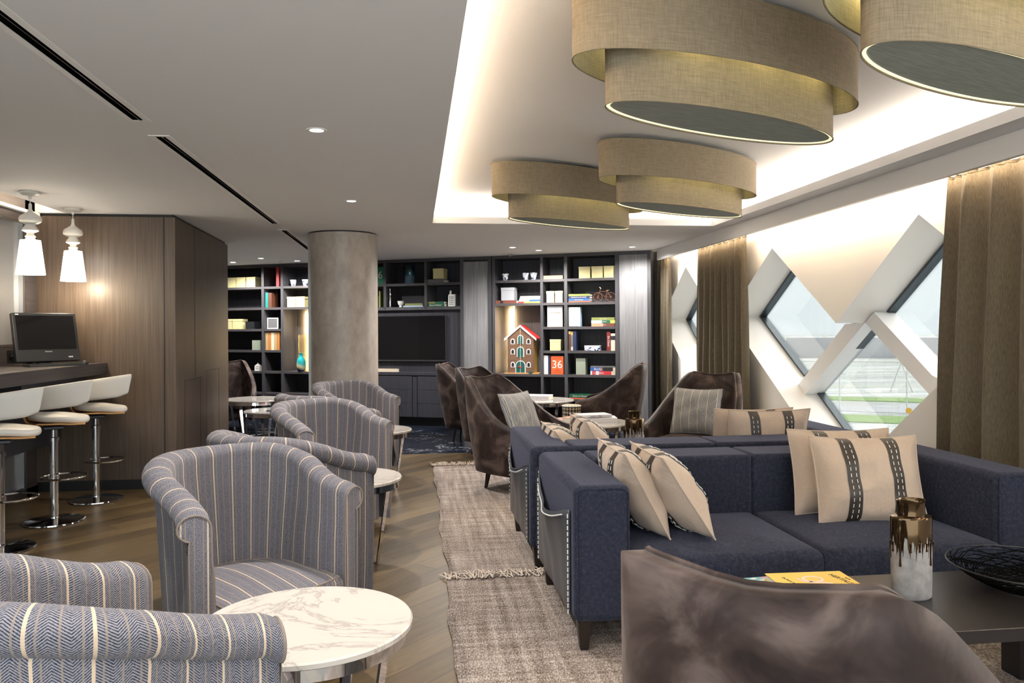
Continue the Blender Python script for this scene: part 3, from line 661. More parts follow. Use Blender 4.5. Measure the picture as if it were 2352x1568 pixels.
# ------------------------------------------------------------------ sofas
def dashes(b,pts,L=.012,gap=.010,w=.0022,nrm=(0,-1,0)):
    pts=[Vector(p) for p in pts]; n=Vector(nrm); acc=0; total=sum((pts[i+1]-pts[i]).length for i in range(len(pts)-1))
    def at(s):
        for i in range(len(pts)-1):
            d=(pts[i+1]-pts[i]).length
            if s<=d or i==len(pts)-2: return pts[i].lerp(pts[i+1],min(1,s/d))
            s-=d
    s=0
    while s+L<total:
        b.tube([at(s)+n*.001,at(s+L)+n*.001],w,4); s+=L+gap
def make_sofa(label):
    W,D,HT=2.215,1.0,.715
    t=thing('sofa',label,'sofa',(0,0,0),0,'navy wool sofas')
    bx=lambda n,x0,x1,y0,y1,z0,z1,bv=.035,seg=4: box(x0,x1,y0,y1,z0,z1).build(n,'navy_wool',t,smooth=50,bevel=bv,seg=seg)
    bx('arm',0,.25,0,D,.13,HT); bx('arm',W-.25,W,0,D,.13,HT)
    bx('backrest',.2502,W/2,D-.30,D,.13,HT,.022); bx('backrest',W/2,W-.2502,D-.30,D,.13,HT,.022)
    bx('base_rail',.252,W-.252,.03,D-.3,.13,.225,.012,2)
    for x0,x1 in ((.252,W/2-.002),(W/2+.002,W-.252)):
        n=9; out=[]
        for i in range(n): out.append((x0+(x1-x0)*i/(n-1),-.035-.012*sin(PI*i/(n-1))))
        for i in range(1,n): out.append((x1,-.035+(D-.275+.035)*i/(n-1)))
        for i in range(1,n): out.append((x1-(x1-x0)*i/(n-1),D-.275))
        for i in range(1,n-1): out.append((x0,D-.275-(D-.275+.035)*i/(n-1)))
        m,rs=cushion_mesh(out,.215,.412,.03,.045); m.uv={}; o=m.build('seat_cushion','navy_wool',t,smooth=70)
    for x0,x1 in ((0,.25),(W-.25,W)):
        b=MB(); pts=[]; rr=.03
        for cx_,cz_,a0 in ((x0+.012+rr,.16,180),(x0+.012+rr,HT-.012-rr,180),(x1-.012-rr,HT-.012-rr,90),(x1-.012-rr,.16,0)):
            if cz_<.2: pts.append((cx_-rr if a0==180 else cx_+rr,-.003+.004,.16)); continue
            for k in range(5): a=R(a0-90*k/4); pts.append((cx_+rr*cos(a),.001,cz_+rr*sin(a)))
        b.tube(pts,.0035,6).build('arm_piping','navy_wool',t)
    for x,y in ((.05,.06),(W-.05,.06),(.05,D-.06),(W-.05,D-.06)):
        MB().rings([[(x+dx*.018,y+dy*.018,0) for dx,dy in ((-1,-1),(1,-1),(1,1),(-1,1))],[(x+dx*.031,y+dy*.031,.132) for dx,dy in ((-1,-1),(1,-1),(1,1),(-1,1))]]).build('leg','leg_wood',t,smooth=0,bevel=.003,seg=1)
    return t,W,D,HT
def add_pocket(t,x,sgn,D,flip):
    """leather magazine pocket hung on the outer side of an arm; flip: front of sofa is away from camera"""
    y0,y1=.07,.93; P=[]; NY,NZ=26,12
    def top(u): return .60-.085*sin(PI*u)**1.3
    rnd=random.Random(3)
    for i in range(NZ+1):
        v=i/NZ; row=[]
        for j in range(NY+1):
            u=j/NY; z=.15+(top(u)-.15)*v
            bul=.006+.035*sin(PI*u)*(v**1.5)+.006*sin(u*9+v*4)*v*sin(PI*u)+.004*sin(u*21-v*3)*sin(PI*u)
            row.append((x+sgn*bul,y0+(y1-y0)*u,z))
        P.append(row)
    o=MB().grid(P).build('side_pocket','leather',t,solid=.004,soff=1 if sgn<0 else -1,smooth=70)
    MB().tube([tuple(p) for p in P[-1]],.0035,6).build('pocket_edge','leather',o)
    b=MB()
    for yy in (0,-1): dashes(b,[(P[i][yy][0]+sgn*.006,P[i][yy][1]+(.012 if yy==0 else -.012),P[i][yy][2]) for i in range(NZ+1)],.013,.013,.0007,(sgn,0,0))
    dashes(b,[(p[0]+sgn*.007,p[1],p[2]-.018) for p in P[-1][3:-3]],.007,.007,.0004,(sgn,0,0))
    o.data.materials.append(M['stitch']); bmm=bmesh.new(); bmm.from_mesh(o.data); vs_=[bmm.verts.new(p) for p in b.v]
    for f in b.f:
        try: ff=bmm.faces.new([vs_[i] for i in f]); ff.material_index=1
        except ValueError: pass
    bmm.to_mesh(o.data); bmm.free()
SA,W_,D_,H_=make_sofa('near navy wool two-seat sofa facing the camera, with four beige cushions')
SA.location=(.665,3.28,.0135)
bpy.context.view_layer.update()
SB=copy_tree(SA); SB['label']='far navy wool sofa facing away, its back against the near sofa'
SB.location=(.645+W_,5.43,.0135); SB.rotation_euler.z=PI
add_pocket(SA,0,-1,D_,False)
add_pocket(SB,W_,1,D_,True)
b=MB(); dashes(b,[(W_-.045,D_+.008,.16),(W_-.045,D_+.008,.585),(.09,D_+.008,.585)],.013,.011,.0022,(0,1,0)); box(.06,W_-.03,D_,D_+.006,.15,.60).merge(b,1).build('back_panel',['leather','stitch'],SB,smooth=0)

# ------------------------------------------------------------------ cushions
def make_pillow(label,w,h,th,mat='linen',bands=True,group=None,name='pillow'):
    t=thing(name,label,'cushion',(0,0,0),0,group)
    N=22
    def surf(u,v,s,off=0):   # u,v in -1..1
        ex=1-.045*(1-abs(v)**2)*abs(u)**3; ey=1-.06*(1-abs(u)**2)*abs(v)**3
        x=u*w/2*(1-.05*(1-v*v)); z=v*h/2*(1-.07*(1-u*u))
        k=max(0,(1-abs(u)**2.8))**.6*max(0,(1-abs(v)**2.8))**.6
        y=s*(th/2*k+off)+.006*s*k*sin(u*7+v*3)+.005*k*sin(v*9-u*4)
        return (x,y,z)
    m=MB()
    for s in (-1,1):
        P=[[surf(-1+2*i/N,-1+2*j/N,s) for i in range(N+1)] for j in range(N+1)]
        m.grid(P if s<0 else [r[::-1] for r in P])
    bmo=m.build('cover',mat,t,smooth=80)
    per=[surf(-1+2*i/N,-1,1) for i in range(N)]+[surf(1,-1+2*i/N,1) for i in range(N)]+[surf(1-2*i/N,1,1) for i in range(N)]+[surf(-1,1-2*i/N,1) for i in range(N)]
    MB().tube(per,.004,6,True).build('piping',mat,t)
    if bands:
        for uc in (-.42,.42):
            hw=.12; pts=[]
            m=MB(); st=MB()
            for s in (-1,1):
                P=[[surf(uc+hw*a,-1+2*j/N,s,.003) for a in (-1,-.33,.33,1)] for j in range(N+1)]
                m.grid(P if s<0 else [r[::-1] for r in P])
                L=[]; 
                for e in (-.42,.42):
                    dashes(st,[surf(uc+hw*e,-1+2*j/N,s,.005) for j in range(1,N)],.017,.013,.0022,(0,s,0))
            m.merge(st,1).build('strap',['strap_leather','stitch'],t,smooth=80)
    return t
def place(o,loc,rx=0,rz=0,ry=0):
    o.location=loc; o.rotation_euler=(rx,ry,rz); return o
G='beige cushions with stitched leather straps'
Q0=make_pillow('beige strapped cushion leaning on the left arm of the near sofa, leftmost',.54,.44,.20,group=G)
# local: x width, y thickness, z height.  rz=90 turns the face to +-X
place(Q0,(1.03,3.69,.645),R(-28),R(90))
def q(l,loc,rx,rz,ry=0):
    c=dup(Q0,l,loc); c.rotation_euler=(rx,ry,rz); return c
q('beige strapped cushion in front of the leftmost one on the near sofa',(1.205,3.64,.64),R(-33),R(90))
q('large beige strapped cushion at the front right of the near sofa',(2.235,3.665,.64),R(-17),R(-7))
q('beige strapped cushion behind the large one, right side of the near sofa',(2.20,3.84,.655),R(-15),R(-6))
q('beige strapped cushion peeking over the back of the far sofa, leftmost tip',(.98,5.02,.60),R(-38),R(90))
q('beige strapped cushion with pointed top over the far sofa back, second from left',(1.15,5.0,.635),R(-30),R(90))
q('beige strapped cushion rising above the right half of the far sofa back',(2.26,4.86,.665),R(14),R(-3))
q('beige strapped cushion just behind the one above the far sofa back',(2.22,5.02,.66),R(16),R(-2))
QS=make_pillow('grey pinstriped square cushion on the left velvet lounge chair',.44,.42,.15,'pillow_stripe',False,'pinstriped square cushions')
place(QS,(.90,6.80,.655),R(-22),R(45)); 
c=dup(QS,'striped square cushion on the velvet chair beside the curtains',(2.475,6.73,.665)); c.rotation_euler=(R(-19),0,R(-38))
place(QS,(.91,6.81,.655),R(-24),R(46))

# ------------------------------------------------------------------ coffee tables
def coffee(label,x0,x1,y0,y1,h,legs,group='black coffee tables'):
    t=thing('coffee_table',label,'coffee table',((x0+x1)/2,(y0+y1)/2,.0135),0,group); hx,hy=(x1-x0)/2,(y1-y0)/2
    box(-hx,hx,-hy,hy,h-.045-.0135,h-.0135).build('tabletop','table_black',t,smooth=0,bevel=.002,seg=1)
    for lx in legs:
        for s in (-1,1):
            yy=s*(hy-.05); box(lx-.055,lx+.055,yy-.05,yy+.05,0,h-.0585).build('leg','table_black',t,smooth=0)
    return t
coffee('black coffee table with vase, books and wire bowl, in front of the near sofa',1.15,2.75,2.33,2.91,.42,(-.285,.45))
coffee('black coffee table mostly hidden behind the far sofa',1.5,2.45,5.8,6.25,.40,(-.35,.35))

# glazed bottle vases
def make_vase(label):
    t=thing('glazed_vase',label,'vase',(0,0,0),0,'bottle vases with dripping bronze glaze')
    pr=[(.066,.0),(.072,.006),(.074,.1),(.075,.2),(.076,.285),(.073,.294),(.062,.298),(.052,.299),(.0505,.31),(.051,.345),(.0535,.352),(.050,.3535),(.045,.345),(.044,.30)]
    m=MB(); rnd=random.Random(5)
    for k in range(15):
        a=2*PI*k/15+rnd.uniform(-.1,.1); L=rnd.uniform(.02,.09); z0=.205; r=.0755
        pts=[(r*cos(a),r*.72*sin(a),z0),(r*cos(a),r*.72*sin(a),z0-L*.6),(r*1.005*cos(a),r*.72*1.005*sin(a),z0-L)]
        m.tube(pts,[.0045,.003,.0048],6)
    MB().lathe(pr,n=48,sy=.72,cap1=True).merge(m,1).build('body',['drip_glaze','bronze_drip'],t,smooth=50)
    return t
plain('bronze_drip',(.08,.04,.02),.12,metal=.8)
VZ=make_vase('tall oval bottle vase with dripping bronze glaze on the near coffee table'); VZ.location=(1.785,2.655,.42)
dup(VZ,'bronze-glazed bottle vase standing beyond the far sofa back',(1.71,6.02,.40))

def make_bowl(label):
    t=thing('wire_bowl',label,'bowl',(0,0,0),0,'black wire mesh bowls'); rnd=random.Random(9); b=MB()
    prof=lambda u:(.05+.215*u, .004+.095*u**1.7)
    for k in range(300):
        a0=rnd.uniform(0,2*PI); u0=rnd.uniform(.0,.75); du=rnd.uniform(.1,.4); da=rnd.uniform(.5,1.6)*rnd.choice((-1,1)); pts=[]
        for i in range(8):
            u=min(1,u0+du*i/7); a=a0+da*i/7; r,z=prof(u); pts.append((r*cos(a),r*sin(a),z+rnd.uniform(-.001,.001)))
        b.tube(pts,.0016,4,caps=False)
    for k in range(14):
        r,z=prof(k/13); b.tube([(r*cos(2*PI*i/48),r*sin(2*PI*i/48),z) for i in range(48)],.001,4,True)
    o=b.build('wire_mesh','matt_black',t); 
    MB().tube([(.265*cos(2*PI*i/60),.265*sin(2*PI*i/60),.099) for i in range(60)],.003,6,True).build('rim','black_plastic',t)
    MB().tube([(.05*cos(2*PI*i/40),.05*sin(2*PI*i/40),.003) for i in range(40)],.003,6,True).build('foot_ring','black_plastic',t)
    return t
BW=make_bowl('black wire mesh bowl on the near coffee table, right of the vase'); BW.location=(2.235,2.64,.42)
dup(BW,'black wire mesh bowl seen edge-on over the far sofa back',(2.12,6.02,.40))

# ------------------------------------------------------------------ bookcases
BA=R(-24.6); BE=Vector((cos(BA),sin(BA),0)); BN=Vector((-BE.y,BE.x,0)); BP=Vector((-3.0,12.97,0)); DP=.38
def B(s,d=0,z=0): p=BP+BE*s+BN*d; return (p.x,p.y,z)
LV=[2.10,1.773,1.437,1.105,.775,.44]    # shelf tops
ST=.036
def make_case(label,s0,s1,ups,cols,niche,zb=.0):
    """ups: uprights (s0,s1); cols: [(a,b,[levels])]"""
    t=thing('bookcase',label,'bookcase',B(s0),BA,'built-in dark bookcases')
    X=lambda s:s-s0
    box(0,s1-s0,DP,DP+.02,zb,CZ-.002).build('back_board','case_wood',t,smooth=0)
    box(0,s1-s0,0,DP,CZ-.045,CZ-.002).build('top_rail','case_wood_h',t,smooth=0,bevel=.001,seg=1)
    box(0,s1-s0,.02,DP,0,.09).build('plinth','case_wood',t,smooth=0)
    for a,b in ups: box(X(a),X(b),0,DP,.09,CZ-.045).build('upright','case_wood_h' if False else 'case_stile',t,smooth=0,bevel=.001,seg=1)
    for a,b,L in cols:
        for z in L: box(X(a),X(b),.004,DP,z-ST,z).build('shelf','case_wood_h',t,smooth=0,bevel=.001,seg=1)
        box(X(a),X(b),.004,DP,.09,.125).build('bottom_board','case_wood_h',t,smooth=0)
    for a,b,za,zb2,led in niche:
        n=box(X(a)+.001,X(b)-.001,DP-.012,DP-.002,za,zb2).build('niche_back','niche_wood',t,smooth=0)
        l=box(X(led)-.006,X(led)+.006,DP-.02,DP-.012,za,zb2).build('light_strip','led_white',t,smooth=0)
    return t
t=NT('case_stile'); v=t.co(); n=t.noise(t.map(v,(60,60,1.6)),1.,4,.6); t.col(t.ramp(n,[(.32,(.034,.033,.038)),(.68,(.066,.063,.07))])); M['case_stile']=t.set(rough=.5)
make_case('left dark bookcase behind the column with cream boxes and lit niche',-.75,2.0,
    [(-.75,-.71),(.655,.70),(1.005,1.05),(1.95,2.0)],[(-.71,.655,LV),(.70,1.005,LV),(1.05,1.95,[2.10,1.773,.775,.44])],[(1.05,1.95,.775,1.737,1.30)])
make_case('right dark bookcase with lit niche holding a toy warehouse',4.49,6.30,
    [(4.49,4.53),(5.199,5.237),(5.54,5.585),(6.25,6.30)],[(4.53,5.199,[2.10,1.773,.775,.44]),(5.237,5.54,LV),(5.585,6.25,LV)],[(4.53,5.199,.775,1.737,4.70)])
area(B(4.66,DP-.05,1.25),(R(90),0,BA),.03,.9,9,(1,.72,.36),'niche_light'); area(B(1.25,DP-.05,1.25),(R(90),0,BA),.03,.9,10,(1,.74,.40),'niche_light')
def tv_wall():
    s0,s1=2.0,4.48
    t=thing('media_wall_unit','dark wood media wall with open shelves above a television and drawers below','wall unit',B(s0),BA)
    X=lambda s:s-s0
    box(0,s1-s0,DP,DP+.02,0,CZ-.002).build('back_board','case_wood',t,smooth=0)
    box(0,s1-s0,0,DP,CZ-.045,CZ-.002).build('top_rail','case_stile',t,smooth=0)
    for a,b in ((2.0,2.04),(2.779,2.822),(3.44,3.479),(4.001,4.048)): box(X(a),X(b),0,DP,1.72 if a<4 and a>2.01 else .0,CZ-.045).build('upright','case_stile',t,smooth=0)
    for a,b in ((2.04,2.779),(2.822,3.44),(3.479,4.001)): box(X(a),X(b),.004,DP,2.056,2.092).build('shelf','case_stile',t,smooth=0)
    box(.04,X(4.001),.0,DP,1.70,1.745).build('shelf','case_stile',t,smooth=0)
    box(.04,X(4.001),.06,DP,.78,1.70).build('television_panel','case_wood',t,smooth=0)
    box(.04,X(4.001),-.02,DP,.74,.785).build('cabinet_top','case_wood',t,smooth=0,bevel=.001,seg=1)
    box(.04,X(4.001),.0,DP,.11,.74).build('cabinet_body','black',t,smooth=0)
    for a,b in ((2.06,2.62),(2.64,3.24),(3.33,3.98)):
        for z0,z1 in ((.13,.325),(.33,.525),(.53,.725)): box(X(a),X(b),-.018,.0,z0,z1).build('drawer','case_wood',t,smooth=0,bevel=.001,seg=1)
    box(X(3.25),X(3.32),-.014,0,.13,.72).build('divider','case_wood',t,smooth=0)
    box(.04,X(4.001),.07,DP,0,.11).build('plinth','black',t,smooth=0)
    for a,b in ((4.048,4.427),): box(X(a),X(b),.012,.03,.0,CZ-.07).build('grey_panel','grey_panel',t,smooth=0)
    box(X(4.427),X(4.478),0,DP,0,CZ-.045).build('upright','case_stile',t,smooth=0)
    box(X(4.048),X(4.427),.03,DP,0,CZ-.045).build('panel_core','black',t,smooth=0)
tv_wall()
t=thing('panelled_pier','grey wood panelled pier at the right end of the bookcase','wall panel',B(6.302),BA)
for a,b in ((.008,.215),(.217,.383)): box(a,b,.0,.02,.0,CZ-.05).build('grey_panel','grey_panel',t,smooth=0)
box(.0,.008,-.004,DP,0,CZ-.002).build('edge_stile','case_stile',t,smooth=0); box(.383,.43,-.006,DP,0,CZ-.002).build('edge_stile','case_stile',t,smooth=0); box(.008,.383,.02,DP,0,CZ-.05).build('core','black',t,smooth=0); box(.008,.383,-.004,DP,CZ-.05,CZ-.002).build('top_rail','case_stile',t,smooth=0)
# television
t=thing('television','large black flat television mounted in the media wall','television',B(2.95,.03,1.283),BA)
box(-.82,.82,-.02,.03,-.335,.335).build('housing','black_plastic',t,smooth=0,bevel=.003,seg=1)
box(-.81,.81,-.0215,-.019,-.312,.325).build('screen','screen',t,smooth=0); box(-.81,.81,-.024,-.02,-.333,-.327).build('chrome_strip','brushed',t,smooth=0)

# ------------------------------------------------------------------ shelf contents
def at(o,s,d,z,rot=0): o.location=B(s,d,z); o.rotation_euler.z=BA+rot; return o
def sbox(label,s0,s1,z0,h,mat='box_cream',d=.05,dep=.16,group='small cardboard boxes',rot=0,lid=True):
    w=s1-s0; t=thing('storage_box',label,'box',(0,0,0),0,group)
    box(-w/2+.003,w/2-.003,0,dep,0,h-.002 if not lid else h*.8).build('box_body',mat,t,smooth=0)
    if lid: box(-w/2,w/2,-.003,dep+.003,h*.78,h).build('lid',mat,t,smooth=0,bevel=.001,seg=1)
    return at(t,(s0+s1)/2,d,z0+.0005,rot)
C1='small cream cardboard boxes'
for s0,s1,z,lab in ((-.03,.141,0,'leftmost cream lidded box of three on the top shelf, left bookcase'),(.158,.325,0,'middle cream lidded box of three on the top shelf, left bookcase'),(.341,.509,0,'rightmost cream lidded box of three on the top shelf, left bookcase'),
    (1.085,1.236,1,'cream box just above the lit niche, left one, beside the column'),(1.245,1.40,1,'cream box just above the lit niche, touching the column edge'),
    (-.10,.062,2,'leftmost cream box on the third shelf of the left bookcase'),(.075,.246,2,'cream box with open side on the third shelf, left bookcase'),
    (5.737,5.898,0,'left cream box of the trio at the top right of the right bookcase'),(5.916,6.075,0,'middle cream box of the trio at the top right of the right bookcase'),(6.086,6.245,0,'right cream box of the trio at the top right of the right bookcase'),
    (5.273,5.388,1,'left small cream box of the pair in the narrow column'),(5.398,5.508,1,'right small cream box of the pair in the narrow column'),
    (5.318,5.478,3,'single cream box on the fourth shelf of the narrow column')):
    sbox(lab,s0,s1,LV[z],.162 if z!=3 else .155,'box_cream',group=C1)
sbox('dull sage box on the fourth shelf, left bookcase',.44,.592,LV[3],.155,'box_sage',lid=False)
sbox('black box in shadow beside the cream ones, left bookcase',.32,.48,LV[2],.12,'black_plastic',lid=False)
sbox('cream box standing on a flat book above the television',3.556,3.722,2.152,.15,'box_cream',group=C1)
sbox('grey box standing on a red-brown book, right bookcase',4.605,4.802,1.816,.183,'box_grey')
sbox('grey-green closed box file on the fifth shelf of the right bookcase',5.688,5.826,LV[4],.226,'box_sage',lid=False)
def book(label,w,h,dep,mat,loc,flat=False,txt=None,ts=.02,tm='page',group=None,rot=0,spine2=None,name='book'):
    """upright: w thick, h tall; flat: w long, h thick. spine faces the room (-y)"""
    t=thing(name,label,'book',(0,0,0),0,group)
    if flat:
        b=MB(); b.box(-w/2,w/2,0,dep,0,.003); b.box(-w/2,w/2,0,dep,h-.003,h); b.box(-w/2,w/2,-.001,.003,0,h); b.build('cover',mat,t,smooth=0)
        box(-w/2+.004,w/2-.004,.003,dep-.004,.003,h-.003).build('pages','page',t,smooth=0)
    else:
        b=MB(); b.box(-w/2,-w/2+.002,0,dep,0,h); b.box(w/2-.002,w/2,0,dep,0,h); b.box(-w/2,w/2,-.001,.003,0,h); b.build('cover',mat,t,smooth=0)
        box(-w/2+.002,w/2-.002,.003,dep-.004,.003,h-.004).build('pages','page',t,smooth=0)
    if spine2:
        for a,b_,m in spine2:
            if flat: box(a*w-w/2,b_*w-w/2,-.0016,-.0005,.0005,h-.0005).build('spine_panel',m,t,smooth=0)
            else: box(-w/2+.0005,w/2-.0005,-.0016,-.0005,a*h,b_*h).build('spine_panel',m,t,smooth=0)
    if txt:
        if flat: text(txt,ts,tm,t,(0,-.002,h/2),(R(90),0,0))
        else: text(txt,ts,tm,t,(0,-.002,h/2),(R(90),R(90),0))
    s,d,z=loc; return at(t,s,d,z+.0004,rot)
D=.03
book('tall red book at the end of the second column, top shelf, left bookcase',.05,.30,.2,'book_red',(.932,D,LV[0]))
book('teal spine book on the second shelf of the left bookcase',.055,.235,.17,'book_teal',(.731,D,LV[1])); book('dark brown book beside the teal one, left bookcase',.06,.23,.17,'book_brown',(.792,D,LV[1]))
for i,(w,c) in enumerate(((.05,'book_tan'),(.05,'book_orangebrown'),(.05,'book_cream'),(.05,'book_tan'),(.045,'book_orangebrown'))):
    if c not in M: plain(c,(.42,.17,.05),.45)
    book(['leftmost tan leather volume in the row of five','orange-brown volume next to the leftmost tan one','cream middle volume of the orange-brown row','tan volume right of the cream one','orange-brown volume at the right end of the row'][i]+', left bookcase',w,.285-.003*(i%2),.18,c,(.70+.03+i*.0525,D,LV[3]),group='brown leather volumes')
def cover_book(label,w,h,mat,loc,txt,ts,tm='page',extra=None):
    t=thing('book',label,'book'); box(-w/2,w/2,0,.028,0,h).build('cover',mat,t,smooth=0,bevel=.001,seg=1); box(-w/2+.004,w/2+.0005,.003,.025,.004,h+.0005).build('pages','page',t,smooth=0)
    if txt: text(txt,ts,tm,t,(0,-.0006,h*.53),(R(90),0,0))
    if extra:
        for s_,z,sz in extra: text(s_,sz,'book_black',t,(0,-.0006,z),(R(90),0,0),'small_print')
    s,d,z=loc; return at(t,s,d,z+.0004)
cover_book('red book with ornate white 36 on its cover, right bookcase',.178,.252,'book_orange',(5.428,D,LV[4]),'36',.155,'book_white',[('THE NEW YORK TIMES',.215,.012),('HOURS',.055,.02),('125 WEEKENDS IN EUROPE',.03,.009)])
book('left white spine book beside the red 36 book',.03,.262,.18,'book_white',(5.252,D,LV[4])); book('right white spine book beside the red 36 book',.03,.26,.18,'book_white',(5.283,D,LV[4])); book('navy book between the white books and the red one',.03,.25,.18,'book_navy',(5.316,D,LV[4]))
# media wall shelf
cover_book('green book with ornate white 36, half hidden by the column',.178,.252,'book_teal36',(2.672,D,2.092),'36',.155,'book_white')
book('flat dark grey book under the cream box above the television',.27,.05,.2,'book_grey',(3.60,D,2.0925),True)
book('flat pale blue book at the bottom of the pile above the television',.32,.02,.2,'book_lightblue',(3.245,D,1.745),True); book('flat olive book on the pale blue one above the television',.28,.032,.18,'book_olive',(3.255,D,1.7655),True)
book('flat green book with gold letters above the television, lower one',.29,.042,.2,'book_green',(3.60,D,1.745),True,'Dans en Natuur',.03,'page'); book('flat green book on top of its twin above the television',.285,.03,.2,'book_green',(3.595,D,1.7875),True,None,spine2=[(.05,.5,'book_olive')])
book('olive spine book left of the silver bottle above the television',.022,.245,.16,'book_olive',(2.73-.03,D,1.745)); book('shorter dull olive book at the column edge above the television',.03,.17,.16,'box_sage',(2.655,D,1.745))
book('flat pale book on the drawer cabinet under the television',.36,.045,.24,'book_cream',(2.82,.0,.785),True)
# right bookcase piles
book('orange flat book at the top of the narrow column',.275,.05,.2,'book_tan',(5.378,D,LV[0]),True)
book('red-brown flat leather book beneath the grey box',.31,.043,.22,'book_redbrown',(4.69,D-.01,LV[1]),True,spine2=[(.22,.36,'book_black')])
z=LV[1]
for w,h,c,l,sp in ((.315,.022,'book_yellow','red and orange flat book at the base of the four-book pile',[(0,.25,'book_red')]),(.312,.024,'book_blue','blue and white flat book, second from the base of the four-book pile',[(0,.5,'book_lightblue')]),(.30,.027,'book_sky','pale blue and white flat book, third in the four-book pile',[(.1,.6,'book_white')]),(.29,.024,'book_cream','cream flat book on top of the four-book pile',None)):
    book(l,w,h,.2,c,(5.03+(.315-w)/2,D,z),True,spine2=sp); z+=h+.0006
z=LV[1]
for w,h,c,l,tx in ((.30,.018,'book_rust','thin rust flat book at the base of the blue pile by the bicycle',None),(.30,.03,'book_blue','blue flat book, second from the base beside the copper bicycle','stad en landschap'),(.305,.034,'book_navy','dark blue flat book with white title beside the copper bicycle','DE MACHT EN HET WATER'),(.30,.03,'book_olive','olive flat book on top of the pile beside the copper bicycle',None)):
    book(l,w,h,.2,c,(5.742,D,z),True,tx,.017,'book_white'); z+=h+.0006
z=LV[2]
for w,h,c,l,sp,tx in ((.325,.042,'book_redbrown','salmon and dark red flat book at the base of the pile in the third row',[(0,.5,'book_salmon')],'HET LAND'),(.33,.04,'book_lime','blue-white and lime flat book in the middle of the third-row pile',[(0,.45,'book_lightblue'),(.45,.8,'book_green')],'AMSTERDAM'),(.32,.04,'book_olive','olive green flat book on top of the third-row pile',None,'Stad en Natuur')):
    book(l,w,h,.2,c,(6.078,D,z),True,tx,.016,'book_white',spine2=sp); z+=h+.0006
z=LV[4]
for w,h,c,l,sp,tx in ((.345,.052,'book_red','red and white flat London book at the bottom of the fifth-shelf pile',[(0,.07,'book_white'),(.22,.34,'book_white'),(.84,1,'book_cream')],'London         '),(.348,.05,'book_black','blue and black flat Berlin book above the London one',[(0,.5,'book_blue'),(.4,.5,'book_salmon'),(.9,1,'book_cream')],'Berlin           '),(.34,.016,'book_grey','thin grey flat book on top of the Berlin one',None,None)):
    book(l,w,h,.2,c,(6.07,D,z),True,tx,.045,'book_white',spine2=sp); z+=h+.0006
book('brown spine book with gold head, fourth shelf, right bookcase',.036,.27,.18,'book_brown',(5.606,D,LV[3]),spine2=[(.85,1,'book_gold')]); book('mottled spine book second from left, fourth shelf, right bookcase',.026,.268,.18,'book_grey',(5.641,D,LV[3]),spine2=[(.8,.97,'book_gold'),(.02,.2,'book_cream')]); book('navy spine book third from left, fourth shelf, right bookcase',.045,.27,.18,'book_navy',(5.679,D,LV[3]))
book('maroon book with white title near the right upright',.05,.258,.18,'book_maroon',(6.152,D,LV[3]),txt='De Chaos',ts=.036,tm='book_white'); book('cream book with dark band at the right upright',.06,.235,.18,'book_cream',(6.213,D,LV[3]),spine2=[(.62,.86,'book_black')])
book('thin orange flat book under the green one, lowest visible shelf',.33,.014,.2,'book_orange',(5.755,D,LV[5]),True); book('dark green flat book with white title, lowest visible shelf',.31,.05,.2,'book_green',(5.75,D,LV[5]+.0148),True,'Dans en Natuur',.032,'page')
book('white flat book at the right of the lowest visible shelf',.3,.03,.2,'book_white',(6.08,D,LV[5]),True); book('orange and brown flat book on the white one, lowest visible shelf',.28,.03,.2,'book_brown',(6.09,D,LV[5]+.031),True,spine2=[(.1,.4,'book_orange')])
# two-tone box and map box
t=thing('photo_book','large two-tone grey and sand book standing in the narrow column','book'); box(-.109,.109,0,.05,0,.29).build('cover','book_sand' if 'book_sand' in M else 'book_cream',t,smooth=0); box(-.109,.109,-.001,.0,.195,.29).build('grey_band','box_grey',t,smooth=0); text('DE DUINEN',.03,'book_black',t,(0,-.0012,.19),(R(90),0,0)); at(t,5.397,.04,LV[2]+.0005)
t=thing('map_box','pale box printed with a map, third shelf of the right bookcase','box'); box(-.085,.085,0,.12,0,.27).build('body','map_paper',t,smooth=0,bevel=.008,seg=2); box(.05,.086,-.001,.1,.002,.268).build('blue_edge','book_sky',t,smooth=0); at(t,5.672,.04,LV[2]+.0005)
t=thing('tile_box','blue and white patterned ceramic box on the fourth shelf','box'); box(-.108,.108,0,.1,0,.058).build('body','delft',t,smooth=0,bevel=.003); box(-.11,.11,-.002,.102,.058,.07).build('lid','white_ceramic',t,smooth=0,bevel=.002); at(t,5.92,.05,LV[3]+.0005)
# cups
def make_cup(label,mat='delft'):
    t=thing('painted_cup',label,'cup',(0,0,0),0,'blue and white painted cups'); MB().lathe([(.028,0),(.03,.004),(.036,.03),(.047,.075),(.05,.1),(.047,.1),(.043,.075),(.03,.012)],n=28).build('body',mat,t,smooth=60); MB().lathe([(.03,0),(.031,.006)],n=28).build('foot','white_ceramic',t); return t
c0=at(make_cup('blue and white cup alone at the left of the top shelf, right bookcase'),4.655,.1,2.1005)
for s,l in ((4.958,'middle blue and white cup on the top shelf, right bookcase'),(5.077,'right blue and white cup on the top shelf, beside the upright'),(1.17,'blue and white cup on the top shelf just left of the column'),(1.385,'blue and white cup partly hidden by the column')):
    c=dup(c0,l,B(s,.1,2.1005)); c.rotation_euler.z=s*3
t=thing('white_bowl','plain white footed cup above the television','cup'); MB().lathe([(.022,0),(.024,.01),(.02,.02),(.04,.045),(.048,.09),(.045,.09),(.036,.045)],n=28).build('body','white_ceramic',t,smooth=60); MB().tube([(.0465*cos(2*PI*i/28),.0465*sin(2*PI*i/28),.09) for i in range(28)],.0018,6,True).build('rim','white_ceramic',t); at(t,3.02,.08,1.7455)
